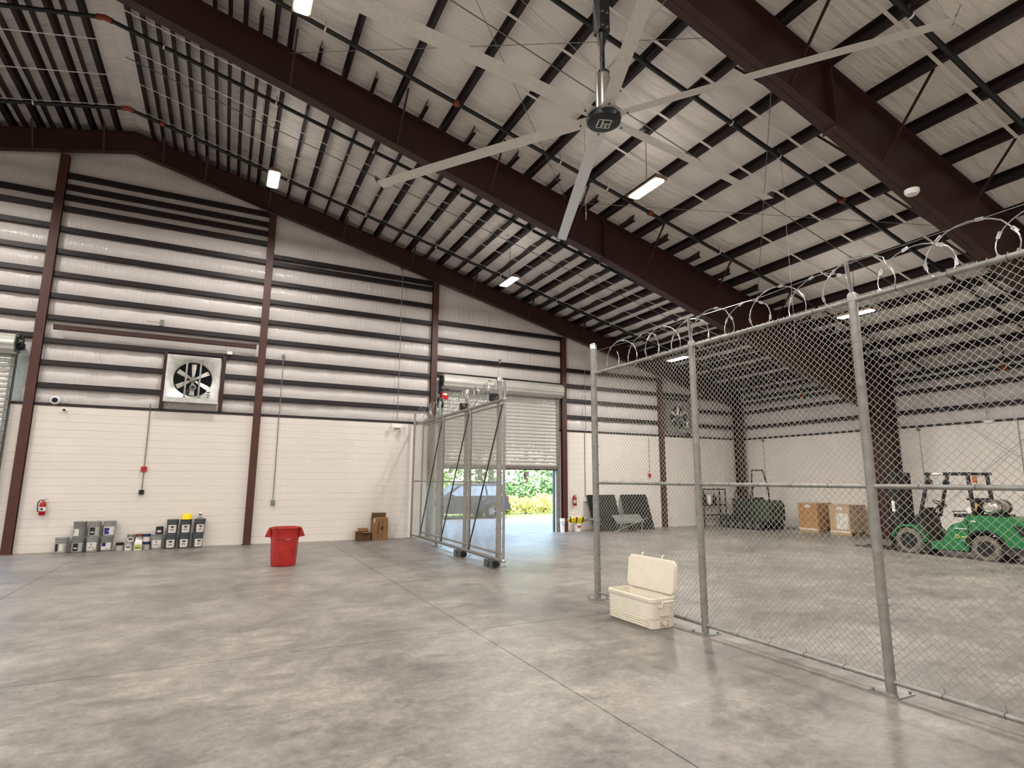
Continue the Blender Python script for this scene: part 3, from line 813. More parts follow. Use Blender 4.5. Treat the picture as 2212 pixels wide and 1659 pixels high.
# roof cross bracing cables
def cable(p0, p1, label, name='bracing_cable', r=.007, cat='cable', mt=None):
    p0 = Vector(p0); p1 = Vector(p1); t = empty(name, p0, label=label, cat=cat)
    m = MB(); m.cyl((0, 0, 0), p1-p0, r, n=5); m.build('cable', mt or M_CONDUIT, t)
    m = MB(); d = (p1-p0).normalized(); m.cyl(d*.1, d*.35, r*2.0, n=6); m.build('turnbuckle', M_GALVD, t)
def RP(x, y, o=-.03): return (x, y, zp(x)+o)
cable(RP(.5, 11.3, -.12), RP(7.2, 5.3, -.05), 'thin roof bracing cable crossing behind the fan down rod')
cable(RP(7.2, 11.3, -.05), RP(.4, 5.3, -.05), 'thin roof bracing cable dropping to the middle rafter left of the fan')
cable(RP(7.4, 11.3, -.05), RP(14.1, 5.4, -.1), 'thin roof bracing cable crossing below the lit lamp beside the fan')
cable(RP(14.0, 11.3, -.05), RP(7.4, 5.3, -.05), 'thin roof bracing cable running toward the nearest rafter')
cable((XS-.12, 11.2, .25), (XS-.12, 5.35, 5.3), 'thin side wall bracing rod rising toward the right behind the forklift', 'bracing_rod')
cable((XS-.15, 5.35, .25), (XS-.15, 11.2, 5.3), 'thin side wall bracing rod rising toward the left behind the forklift', 'bracing_rod')
# drop cords
for x, y, z1, lb in ((9.54, 6.9, 4.5, 'thin wire hanging from the ceiling right of the big fan'), (6.15, 8.9, 7.1, 'thin short wire hanging from a purlin near the lit lamp')):
    t = empty('hanging_wire', (x, y, z1), label=lb, cat='wire'); m = MB()
    m.tube([(0, 0, 0), (.02, .01, (zp(x)-z1)*.5), (.0, 0, zp(x)-z1+.01)], .004, 5); m.build('wire', M_CONDUIT, t)
    m = MB(); m.tube([(0, 0, 0), (0, .012, -.02), (0, 0, -.04), (0, -.012, -.02)], .004, 5, closed=True); m.build('end_loop', M_CONDUIT, t)
def smoke_detector():
    x = 10.35; t = empty('round_sensor', (x, 5.02, zp(x)-1.26), label='white round sensor on the underside of the nearest rafter', cat='sensor')
    m = MB(); m.lathe([(0, -.10), (.09, -.10), (.115, -.06), (.115, -.01), (0, -.01)], 24); m.build('cover', M_WHITE, t, smooth=40)
    m = MB(); m.cyl((0, 0, -.02), (0, .05, .05), .03, n=10); m.build('bracket', M_OXIDE, t)
smoke_detector()

# ================================================================ big ceiling fan
def hvls_fan():
    x, y, z = 3.85, 5.15, 6.26
    t = empty('ceiling_fan', (x, y, z), label='very large six-bladed silver ceiling fan hanging on a long rod', cat='fan')
    m = MB(); m.lathe([(0, -.06), (.17, -.06), (.205, -.045), (.215, .0), (.2, .05), (.14, .06), (0, .06)], 40); m.build('hub', mat('fan_hub', (32, 36, 38), .45), t, smooth=35)
    # square emblem on the underside
    e = empty('emblem', (0, 0, -.0615), math.radians(-20), parent=t); W = M_WHITE
    m = MB(); s = .085; w = .012
    for a in ((-s, s, -s, -s+w), (-s, s, s-w, s), (-s, -s+w, -s, s), (s-w, s, -s, s)): m.box(a[0], a[1], a[2], a[3], -.003, 0)
    m.box(-.03, -.016, -s, s, -.003, 0); m.box(-.016, s, -.01, .004, -.003, 0); m.box(.03, .042, -.01, s, -.003, 0); m.box(-.016, .03, .035, .045, -.003, 0)
    o = m.build('emblem_mark', W, t); o.matrix_local = e.matrix_basis.copy(); bpy.data.objects.remove(e)
    # motor can and rod
    m = MB(); m.lathe([(.10, .06), (.10, .12)], 24, cap=False); m.build('motor_collar', M_BLACK, t, smooth=40)
    m = MB(); m.lathe([(.095, .12), (.095, .56), (.09, .60), (0, .60)], 28); m.build('motor_housing', mat('polished_can', (196, 194, 188), .2, .9, var=.05), t, smooth=40)
    m = MB(); m.lathe([(.05, .60), (.075, .61), (.075, .65), (.05, .66), (.032, .70), (.032, 1.02), (.045, 1.06), (.06, 1.12), (.06, 2.5)], 20); m.build('down_rod', M_BLACK, t, smooth=40)
    m = MB(); m.box(-.075, .075, -.075, .075, 1.2, 2.48); m.build('mounting_tube', mat('fan_black', (28, 31, 33), .4), t)
    m = MB(); m.cb((0, 0, 2.53), (.4, .26, .04)); m.build('mounting_plate', M_BLACK, t)
    m = MB()
    for a in (45, 135, 225, 315): m.cyl((.075*math.cos(math.radians(a)), .075*math.sin(math.radians(a)), .60), (.075*math.cos(math.radians(a)), .075*math.sin(math.radians(a)), .66), .012, n=6)
    m.build('collar_bolts', M_BLACK, t)
    for zz in (1.25, 1.45, 2.0):
        MB().cyl((-.04, -.09, zz), (-.04, -.07, zz), .016, n=8).build('bolt', M_GALV, t); MB().cyl((.03, -.09, zz), (.03, -.07, zz), .016, n=8).build('bolt', M_GALV, t)
    # blades: airfoil section, slightly pitched
    sec = [(-.085, 0), (-.06, .012), (-.02, .020), (.03, .018), (.085, .004), (.03, .003), (-.02, .002), (-.06, -.002)]
    rings = []
    for r, dz in ((.16, .0), (1.4, -.005), (2.6, -.02), (3.5, -.045)):
        p = math.radians(9); rings.append([(r, q[0]*math.cos(p)-q[1]*math.sin(p), q[0]*math.sin(p)+q[1]*math.cos(p)+dz+.02) for q in sec])
    bl = MB().loft(rings).mesh('blade', M_ALU, smooth=40)
    w = MB(); w.loft([[(3.50, q[0]*1.05, q[1]*1.3-.025) for q in sec], [(3.54, q[0]*.95, q[1]+.05) for q in sec], [(3.56, q[0]*.6, q[1]*.5+.11) for q in sec]]); wl_ = w.mesh('winglet', M_BLACK, smooth=40)
    b2 = MB(); b2.cyl((.30, 0, -.01), (.30, 0, .0), .013, n=8); bo = b2.mesh('blade_bolt', M_BLACK)
    for k in range(6):
        o = inst('blade', bl, t, (0, 0, 0), (0, 0, math.radians(6.8+60*k)))
        inst('winglet', wl_, o); inst('blade_bolt', bo, o)
    # guy wires with chain links and turnbuckles
    for dx, dy in ((-1.6, 1.9), (1.9, 1.7), (1.7, -1.9), (-1.9, -1.7)):
        top = Vector((dx, dy, zp(x+dx)-z+.02)); st = Vector((0, 0, .63)); d = (top-st).normalized()
        m = MB(); m.cyl(st+d*.5, top, .004, n=5); m.build('guy_wire', M_CONDUIT, t)
        m = MB()
        for k in range(6):
            c = st+d*(.09+.075*k); a = d.cross(Vector((0, 0, 1))).normalized() if k % 2 else d.cross(d.cross(Vector((0, 0, 1)))).normalized()
            m.tube([c+d*.038*math.cos(q*PI/4)+a*.014*math.sin(q*PI/4) for q in range(8)], .004, 5, closed=True)
        m.build('guy_chain', M_GALVD, t)
hvls_fan()
# ================================================================ chain link fence and sliding gate
M_WIRE = mat('chain_wire', (190, 190, 182), 0.42, 0.55, var=0.1, scale=9)
M_POST = mat('fence_post', (160, 159, 155), 0.46, 0.6, var=0.12, scale=11)
def link_fabric(name, parent, x, y0, y1, z0, z1, sides=4, r=.0028):
    """woven two-inch chain link: zigzag wires hooked into their neighbours, knuckles and twists at the edges"""
    w = .071; hw = w/2; n = int((y1-y0)/hw); J = int((z1-z0)/hw)
    vs = []; fs = []
    cs = [(math.cos(2*PI*k/sides+.4)*r, math.sin(2*PI*k/sides+.4)*r) for k in range(sides)]
    for k in range(n):
        base = len(vs); ya = y0+k*hw
        js = J+3
        for jj in range(js):
            j = jj-1
            z = z0+j*hw
            up = (j+k) % 2
            y = ya+(hw if up else 0); xo = .0035 if up else -.0035
            if jj == 0: y = ya+(hw if not up else 0)*0+(hw*.5); y = ya+(hw if (k) % 2 == 0 else 0); z = z0-.02; xo = .004
            if jj == js-1: z = z0+(J)*hw+.022; y = ya+(hw if (J+k) % 2 else 0)
            for a, b in cs: vs.append((x+xo+a, y+b, z))
        for jj in range(js-1):
            p = base+jj*sides; q = p+sides
            for s in range(sides):
                t = (s+1) % sides; fs.append((p+s, p+t, q+t, q+s))
    me = bpy.data.meshes.new(name); me.from_pydata(vs, [], fs); me.materials.append(M_WIRE); me.shade_smooth()
    o = inst(name, me, parent); tag(o, kind='stuff'); return o
def post(parent, x, y, z1, r, cap='dome', plate=True, ties=()):
    m = MB(); m.cyl((x, y, 0), (x, y, z1), r, n=16); p = m.build('post', M_POST, parent, smooth=60)
    if cap == 'dome':
        m = MB(); m.lathe([(r*1.12, -.06), (r*1.12, .0), (r*.95, .03), (r*.5, .05), (0, .055)], 16, (x, y, z1)); m.build('post_cap', M_BRIGHT, parent, smooth=50)
    if plate:
        m = MB(); m.box(x-.13, x+.13, y-.13, y+.13, 0, .012); m.build('base_plate', M_POST, parent)
        m = MB()
        for sx in (-.1, .1):
            for sy in (-.1, .1): m.cyl((x+sx, y+sy, .012), (x+sx, y+sy, .03), .014, n=6)
        tag(m.build('anchor_bolts', M_GALVD, parent), kind='stuff')
    if ties:
        m = MB()
        for z in ties: m.lathe([(r*1.0, -.008), (r*1.08, -.008), (r*1.08, .008), (r*1.0, .008)], 14, (x, y, z)); m.cb((x+r+.012, y, z), (.03, .008, .016))
        tag(m.build('tension_bands', M_POST, parent), kind='stuff')
    return p
def barb_arm(parent, x, y, z0, z1):
    m = MB(); m.beam((x-.012, y, z0), (x-.012, y+.03, z1), .04, .005, (0, 1, 0)); m.beam((x+.004, y, z0), (x+.004, y+.03, z1), .005, .04, (0, 1, 0))
    m.build('barb_arm', M_POST, parent)
    m = MB(); m.lathe([(.046, -.05), (.046, .02), (.03, .04), (0, .045)], 14, (x, y, z0)); m.build('loop_cap', M_POST, parent, smooth=40)
def razor(parent, x, y0, y1, zc, rad, pitch, seed, jit=.35):
    """coil of razor ribbon with barbs along y"""
    R = random.Random(seed); m = MB(); pts = []; n = int(abs(y1-y0)/pitch*22)
    ph = R.uniform(0, 6); rr = rad; 
    for i in range(n+1):
        t = i/n; a = ph+2*PI*t*abs(y1-y0)/pitch
        if i % 22 == 0: rr = rad*R.uniform(.85, 1.12)
        pts.append((x+.05*math.sin(a*.5+1), y0+(y1-y0)*t+rr*1.05*math.cos(a), zc+rr*math.sin(a)))
    m.tube(pts, .006, 4)
    for i in range(3, n, 4):
        p = Vector(pts[i]); d = (Vector(pts[i])-Vector(pts[i-1])).normalized(); u = d.cross(Vector((0, 1, 0)))
        if u.length < .05: continue
        u.normalize()
        m.beam(p-d*.03, p+d*.03, .03, .002, u)
        m.beam(p-u*.014-d*.02, p+u*.014+d*.02, .004, .0016, d)
    tag(m.build('razor_coil', M_BRIGHT, parent), kind='stuff')

fence = empty('chain_link_fence', (XF, 7.73, 0), label='tall galvanized chain link fence with razor wire on the right, running toward the viewer', cat='fence')
def main_fence():
    g = empty('offset'); bpy.data.objects.remove(g)
    o = fence; ox, oy = XF, 7.73
    Y = [0, -2.26, -4.45, -6.68, -8.93]
    post(o, 0, 0, 4.10, .054, 'dome', True, [.12, .45, .8, 1.15, 1.5, 1.8, 2.1, 2.4, 2.75, 3.1, 3.4, 3.62, 3.96])
    for y in Y[1:]:
        post(o, 0, y, 3.64, .043, None, True, [.3, .75, 1.2, 1.75, 2.25, 2.75, 3.2]); barb_arm(o, 0, y, 3.66, 4.02)
    for z, r, nm in ((3.62, .026, 'top_rail'), (1.805, .022, 'middle_rail'), (.10, .022, 'bottom_rail')):
        for a, b in zip(Y, Y[1:]):
            m = MB(); m.cyl((0.0, a-.03, z), (0.0, b+.03, z), r, n=12); m.build(nm, M_POST, o, smooth=60)
        m = MB(); y = -.25
        while y > Y[-1]:
            m.lathe([(r, -.003), (r*1.12, -.003), (r*1.12, .003), (r, .003)], 10); 
            q = m.v[-40:]; m.v[-40:] = [(v[0], y+v[2], z+v[1]) for v in q]
            m.tube([(r, y, z), (.045, y+.01, z+.03), (.05, y+.02, z+.06)], .002, 4)
            y -= .42
        tag(m.build('wire_ties', mat('tie_wire', (96, 96, 92), .5, .5), o), kind='stuff')
    link_fabric('chain_link_fabric', o, .036, Y[-1], -.05, .065, 3.68)
    m = MB(); m.tube([(0, -.05, 4.0), (0, -1.1, 3.97), (0, -2.26, 4.0), (0, -3.4, 3.97), (0, -4.45, 4.01), (0, -6.68, 4.0), (0, Y[-1], 4.0)], .003, 4); m.build('tension_wire', M_BRIGHT, o)
    razor(o, -.0, -.4, Y[-1], 3.80, .215, .47, 11)
main_fence()
def latch():
    t = empty('gate_latch', (XF, 7.73, 1.22), label='galvanized gate latch wrapped in yellow caution tape on the fence end post', cat='latch')
    m = MB(); m.cyl((-.04, 0, 0), (-.24, .05, .0), .014, n=8); m.cb((-.12, .03, .0), (.18, .03, .045)); m.build('arm', M_POST, t)
    m = MB(); m.lathe([(.056, -.03), (.062, -.03), (.062, .03), (.056, .03)], 16); m.build('clamp', M_POST, t)
    m = MB(); R = random.Random(4)
    rings = []
    for k in range(7):
        u = -.18-.05*k; w = (.025, .045, .05, .055, .05, .042, .02)[k]
        rings.append([(u+R.uniform(-.01, .01), .05+.01*k+w*.5*math.cos(a*PI/4)+R.uniform(-.008, .008), -.01*(k % 2)+w*math.sin(a*PI/4)+R.uniform(-.008, .008)) for a in range(8)])
    m.loft(rings); m.build('caution_tape', mat('yellow_tape', (232, 204, 22), .4, col2=(206, 172, 10), scale=20), t, smooth=20)
    for k in (0, 2, 4): MB().beam((-.25-.055*k, .0+.01*k, .045), (-.28-.055*k, -.012, -.03), .02, .012, (0, 1, 0)).build('tape_print', M_BLACK, t)
latch()

def fixed_fence():
    o = empty('chain_link_fence', (5.46, 17.9, 0), label='short fixed chain link fence between the end wall and the gate opening', cat='fence')
    Y = [0, -2.42, -4.5, -6.46]
    post(o, 0, 0, 4.05, .035, None, True)
    post(o, 0, Y[1], 4.1, .036, None, True, [.4, 1.0, 1.6, 2.2, 2.8, 3.3])
    post(o, 0, Y[2], 4.1, .05, 'dome', True, [.4, 1.0, 1.6, 2.2, 2.8, 3.3]); post(o, 0, Y[3], 4.12, .06, 'dome', True, [.4, .8, 1.2, 1.6, 2.0, 2.4, 2.8, 3.3])
    for z, nm in ((3.60, 'top_rail'), (1.79, 'middle_rail'), (.12, 'bottom_rail')):
        m = MB(); m.cyl((0, 0, z), (0, Y[3], z), .021, n=10); m.build(nm, M_POST, o, smooth=60)
    link_fabric('chain_link_fabric', o, .036, Y[3], 0, .06, 3.66, sides=3)
    razor(o, .02, -.3, Y[3]-.1, 3.86, .24, .36, 21)
    m = MB(); m.cyl((0, 0.17, 3.62), (0, 0, 3.62), .02, n=8); m.build('wall_tie', M_POST, o)
fixed_fence()
def sliding_gate():
    o = empty('sliding_gate', (5.27, 10.8, .0), label='open sliding chain link gate with diagonal braces, overlapping the short fence by the wall', cat='gate')
    V = [0, 1.88, 3.8, 5.58]
    for z, r, nm in ((.20, .036, 'bottom_rail'), (.33, .022, 'lower_rail'), (3.45, .022, 'upper_rail'), (3.56, .036, 'top_rail')):
        m = MB(); m.cyl((0, 0, z), (0, V[3]+(.18 if z == .2 else 0), z), r, n=12); m.build(nm, M_POST, o, smooth=60)
        if z in (.2, 3.56):
            m = MB(); m.lathe([(r*1.15, 0), (r*1.15, .03), (r*.6, .05), (0, .055)], 12); m.xf(Matrix.Translation((0, 0, z)) @ Matrix.Rotation(PI/2, 4, 'X')); m.build('end_cap', M_BRIGHT, o, smooth=50)
    for i, y in enumerate(V):
        m = MB(); m.cyl((0, y, .2), (0, y, 3.58 if i else 3.62), .026 if i in (0, 3) else .04, n=12); m.build('upright', M_POST, o, smooth=60)
    for i in range(3):
        m = MB(); m.cyl((-.02, V[i+1]-.05, .25), (-.02, V[i]+.06, 3.45), .018, n=8); m.build('diagonal_brace', mat('dark_pipe', (92, 98, 98), .45, .5), o, smooth=60)
    link_fabric('chain_link_fabric', o, .036, 0, V[3], .26, 3.5, sides=3)
    razor(o, .0, .2, V[3]-.2, 3.84, .24, .40, 31)
    m = MB(); m.cyl((0, 0.0, 3.56), (0, 0.0, 3.98), .03, n=10); m.build('top_stub', M_POST, o, smooth=60)
    for yb in (0.78, 2.6):
        y = yb-.3
        m = MB(); rbox(m, -.075, .08, y-.02, y+.36, .0, .15, .03); m.build('roller_cover', mat('roller_cover', (104, 106, 102), .5, .3), o)
        m = MB(); m.box(-.08, -.0755, y+.06, y+.12, .02, .13); m.box(.02, .09, y-.06, y-.02, .02, .12); m.cyl((.04, y-.1, .08), (.04, y-.02, .08), .06, n=14); m.build('roller_wheel', M_BLACK, o)
        m = MB(); m.box(-.05, .13, y+.1, y+.22, 3.60, 3.76); m.build('guide_roller', M_BLACK, o)
    return o
sliding_gate()
def fence_scrap():
    t = empty('metal_scrap', (4.62, 2.13, 0), math.radians(40), label='small bent bit of dark wire lying on the floor near the fence', cat='scrap')
    m = MB(); m.tube([(-.05, 0, .004), (-.02, .008, .012), (.02, .006, .012), (.05, -.006, .004)], .004, 6); m.build('wire', M_BLACK, t, smooth=60)
fence_scrap()
# ================================================================ paint pails and cans along the wall
M_PAILG = mat('pail_grey', (124, 127, 124), .45, var=.08)
M_PAILL = mat('pail_light', (148, 150, 147), .4, var=.08)
M_PAILD = mat('pail_dark', (78, 84, 86), .45, var=.08)
M_LABEL = mat('label_paper', (222, 218, 212), .5, var=.04)
M_LABELG = mat('label_grey', (178, 176, 172), .5, var=.04)
M_PRINT = mat('label_dark', (44, 44, 46), .5)
M_BLUE = mat('label_blue', (44, 52, 140), .5)
M_NAVY = mat('label_navy', (28, 50, 98), .4)
M_TAN = mat('print_tan', (120, 112, 104), .5)
def patch(R, a0, a1, z0, z1, n=10):
    """curved label on a cylinder, angles in degrees measured from -y toward +x"""
    vs = []; fs = []
    for k in range(n+1):
        a = math.radians(a0+(a1-a0)*k/n)
        for z in (z0, z1):
            r = R(z); vs.append((r*math.sin(a), -r*math.cos(a), z))
    for k in range(n): fs.append((2*k, 2*k+2, 2*k+3, 2*k+1))
    return MB().add(vs, fs)
PROTO = {}
def pail(x, z, label, style, rz=0, y=None, body=None, lid=None):
    t = empty('paint_pail', (x, D-.185 if y is None else y, z), rz, label=label, cat='pail', group='paint pails by the wall')
    body = body or M_PAILG; lid = lid or body
    def cached(key, fn, mt, sm=40):
        k = (key, mt.name)
        if k not in PROTO: PROTO[k] = fn().mesh(key, mt, sm)
        return PROTO[k]
    def f_body():
        m = MB(); m.lathe([(.125, 0), (.132, .006), (.142, .27), (.152, .275), (.152, .285), (.144, .29), (.144, .312), (.153, .316), (.153, .326), (.146, .33), (.147, .35)], 28); return m
    inst('body', cached('body', f_body, body), t)
    t.scale = (.93, .93, 1)
    def f_lid():
        m = MB(); m.lathe([(.146, .345), (.157, .35), (.157, .37), (.150, .376), (.135, .376), (.130, .368), (0, .368)], 28); return m
    inst('lid', cached('lid', f_lid, lid), t)
    def f_bail():
        m = MB(); m.tube([(.152*math.cos(a), -.152*math.sin(a)-.004, .30-.10*math.sin(a)) for a in [PI*k/10 for k in range(11)]], .003, 5); return m
    if style == 'plain' or style == 'sheen': inst('bail_handle', cached('bail_handle', f_bail, M_GALVD), t)
    R = lambda zz: .1328+.0395*(zz-.006)+.0012; R2 = lambda zz: R(zz)+.0012
    def lab(nm, mt, *a, rr=R): return inst(nm, cached(nm+str(a), lambda: patch(rr, *a), mt, 60), t)
    if style == 'half':
        lab('label', M_LABEL, -62, 2, .03, .20); lab('label_print', M_PRINT, -62, -48, .10, .17, rr=R2)
    elif style == 'square':
        lab('label', M_LABELG, -60, 50, .03, .24); lab('label_print', M_PRINT, -40, 12, .04, .23, rr=R2); lab('label_stripe', M_LABEL, -28, 4, .10, .125, rr=lambda q: R(q)+.0022)
    elif style == 'blue':
        lab('label', M_LABEL, -58, 60, .04, .24); lab('label_print', M_BLUE, -45, 8, .05, .21, rr=R2); lab('label_stripe', M_LABEL, -5, 42, .12, .14, rr=lambda q: R(q)+.0022)
    elif style == 'white':
        lab('label', M_LABEL, -52, 48, .05, .24); lab('label_print', M_PRINT, -6, 2, .16, .22, rr=R2); lab('label_stripe', M_LABELG, -26, 26, .09, .14, rr=R2); lab('label_code', M_PRINT, 24, 34, .055, .08, rr=R2)
    elif style == 'navy':
        lab('label', M_LABEL, -55, 52, .05, .22); lab('label_print', M_NAVY, -44, 0, .13, .22, rr=R2); lab('label_stripe', M_PRINT, 4, 14, .06, .09, rr=R2)
    elif style == 'dots':
        lab('label', M_LABELG, -60, 40, .03, .24); lab('label_print', M_PRINT, -58, -20, .05, .23, rr=R2); lab('label_code', M_LABEL, -8, 22, .06, .22, rr=R2)
    elif style == 'bowl':
        lab('label', M_LABEL, -42, 46, .035, .235)
        def f_bowl():
            m = MB(); vs = []
            for k in range(13):
                a = math.radians(-22+48*k/12); u = (k-6)/6; r = R2(.2)
                zz = .205 if True else 0; vs.append((r*math.sin(a), -r*math.cos(a), .205)); dz = .045*(1-abs(u)**2.2); vs.append((r*math.sin(a), -r*math.cos(a), .205-dz))
            fs = [(2*k, 2*k+2, 2*k+3, 2*k+1) for k in range(12)]
            return m.add(vs, fs)
        inst('label_emblem', cached('label_emblem', f_bowl, M_PRINT, 60), t)
        lab('label_stripe', M_PRINT, -20, 20, .115, .13, rr=R2); lab('label_stripe', M_PRINT, -24, 22, .085, .096, rr=R2); lab('label_code', M_PRINT, 28, 33, .05, .075, rr=R2)
    return t
GZ = .377
pail(-3.45, 0, 'grey paint pail on the floor at the left end of the row', 'dots', body=M_PAILL)
pail(-3.12, 0, 'grey pail with a dark square label, under the leftmost top pail', 'square', body=M_PAILG)
pail(-2.825, 0, 'grey pail with a plain white label, bottom middle of the left stack', 'white', body=M_PAILL)
pail(-2.525, 0, 'grey pail with a navy label block, bottom right of the left stack', 'navy', body=M_PAILG)
pail(-3.12, GZ, 'grey pail with a half label, top left of the left stack', 'half', body=M_PAILG)
pail(-2.815, GZ, 'grey pail with a dark square label, top middle of the left stack', 'square', body=M_PAILL)
pail(-2.505, GZ, 'grey pail with a blue label, top right of the left stack', 'blue', body=M_PAILL)
pail(-1.43, 0, 'grey pail with a white label carrying a small dark can', 'white', body=M_PAILL, lid=M_PAILG)
pail(-1.12, 0, 'dark grey pail, bottom left of the right stack of six', 'bowl', body=M_PAILD)
pail(-.81, 0, 'dark grey pail, bottom middle of the right stack of six', 'bowl', body=M_PAILD)
pail(-.495, 0, 'dark grey pail, bottom right of the right stack of six', 'bowl', rz=.3, body=M_PAILD)
pail(-1.11, GZ, 'dark grey pail, top left of the right stack of six', 'bowl', body=M_PAILD)
pail(-.80, GZ, 'dark grey pail under the yellow hard hat', 'bowl', body=M_PAILD)
pail(-.475, GZ, 'dark grey pail under the white dropper bottle', 'bowl', rz=.2, body=M_PAILD)
def can(x, y, z, label, bm_, top, r=.085, h=.195, lab=None, prt=None):
    t = empty('paint_can', (x, y, z), label=label, cat='can', group='small paint cans by the wall')
    m = MB(); m.lathe([(r, 0), (r*1.03, .004), (r, .01), (r, h*.68)], 22); m.build('body', bm_, t, smooth=40)
    m = MB(); m.lathe([(r, h*.68), (r, h-.012), (r*1.04, h-.008), (r*1.04, h), (r*.93, h), (r*.9, h-.008), (0, h-.008)], 22); m.build('lid_band', top, t, smooth=40)
    if lab: patch(lambda q: r+.001, -60, 50, h*.12, h*.62).build('label', lab, t, smooth=60)
    if prt: patch(lambda q: r+.0022, -30, 30, h*.3, h*.55).build('label_print', prt, t, smooth=60)
    m = MB(); m.tube([(r*1.03*math.cos(a), -r*1.03*math.sin(a), h*.75-.06*math.sin(a)) for a in [PI*k/8 for k in range(9)]], .0022, 5); m.build('wire_handle', M_GALVD, t)
Yc = D-.16
can(-2.245, Yc, 0, 'small grey can with a black lid right of the left pail stack', M_PAILL, M_BLACK, lab=M_LABELG)
can(-2.055, Yc, 0, 'small white can on the floor left of the white jug', M_LABEL, M_LABELG, lab=M_LABEL, prt=M_TAN)
can(-2.02, Yc, .196, 'small silver and white can stacked left of the white jug', M_GALV, M_GALV, lab=M_LABEL, prt=M_PRINT)
can(-1.845, Yc+.05, 0, 'grey can hidden behind the white jug', M_GALVD, M_GALVD)
can(-1.845, Yc+.05, .196, 'small can with a dull red band stacked behind the white jug', M_LABELG, mat('dull_red', (128, 62, 62), .5), lab=M_LABELG)
can(-1.665, Yc, 0, 'small can with a navy band on the floor right of the white jug', M_LABELG, M_NAVY, lab=M_LABELG)
can(-1.668, Yc, .196, 'small can with a navy band stacked right of the white jug', M_LABELG, M_NAVY, lab=M_LABEL)
can(-1.40, D-.185, GZ, 'small black can standing on a grey pail', M_PRINT, M_PRINT, lab=mat('label_charcoal', (58, 52, 58), .4), prt=M_LABEL)
def jug():
    t = empty('jug', (-1.83, D-.32, 0), label='white plastic jug with a green label in front of the paint cans', cat='jug')
    m = MB(); o = lambda w, d, z, ox=0: [(p[0]+ox, p[1], z) for p in rrect(w, d, .03)]
    m.loft([o(.16, .10, 0), o(.175, .11, .01), o(.175, .11, .18), o(.15, .10, .23), o(.08, .07, .265, -.03), o(.05, .05, .28, -.04), o(.05, .05, .295, -.04)]); m.build('body', M_WHITE, t, smooth=45)
    m = MB(); m.tube([(.01, 0, .262), (.05, 0, .275), (.075, 0, .25), (.078, 0, .19), (.07, 0, .15)], .013, 8); m.build('handle', M_WHITE, t, smooth=60)
    m = MB(); m.lathe([(.026, .29), (.026, .315), (0, .315)], 14, (-.04, 0, 0)); m.build('cap', M_WHITE, t)
    MB().box(-.075, .075, -.0565, -.055, .03, .15).build('label', mat('label_yellowgreen', (196, 204, 132), .5), t)
    MB().box(-.06, .06, -.0575, -.0565, .05, .085).build('label_print', mat('label_green', (96, 120, 40), .5), t)
jug()
def hard_hat():
    t = empty('hard_hat', (-.80, D-.185, GZ*2), label='yellow hard hat sitting on top of a paint pail', cat='hard hat')
    Y = mat('hat_yellow', (248, 214, 14), .3, var=.04)
    m = MB(); m.lathe([(.132, .005), (.130, .03), (.122, .075), (.10, .115), (.06, .143), (0, .152)], 24, sx=.9, sy=1.08); m.build('shell', Y, t, smooth=60)
    m = MB(); vs = []; n = 32
    ring = lambda rx, ry, z, oy=0: [(rx*math.cos(2*PI*k/n), ry*math.sin(2*PI*k/n)+oy, z) for k in range(n)]
    m.loft([ring(.118, .142, .004), ring(.14, .178, .0, -.012), ring(.14, .178, .006, -.012), ring(.117, .14, .014)], False, False); m.build('brim', Y, t, smooth=30)
    for xx in (-.035, 0, .035):
        m = MB(); m.tube([(xx, -.12*math.cos(a)*1.08, .012+.145*math.sin(a)-abs(xx)*.35*math.sin(a)) for a in [PI*k/10 for k in range(1, 10)]], .007, 6); m.build('ridge', Y, t, smooth=60)
hard_hat()
def bottle():
    t = empty('dropper_bottle', (-.485, D-.185, GZ*2), label='white bottle with a dark band on the rightmost top pail', cat='bottle')
    m = MB(); m.lathe([(.10, 0), (.10, .012), (.05, .035), (.034, .06), (.034, .075)], 20); m.build('base', M_PAILG, t, smooth=40)
    m = MB(); m.lathe([(.033, .075), (.033, .10)], 16); m.build('neck', M_WHITE, t, smooth=40)
    m = MB(); m.lathe([(.038, .10), (.038, .135)], 16); m.build('dark_band', M_PRINT, t, smooth=40)
    m = MB(); m.lathe([(.034, .135), (.03, .16), (.012, .185), (.008, .20), (0, .2)], 16); m.build('cap', M_WHITE, t, smooth=40)
bottle()

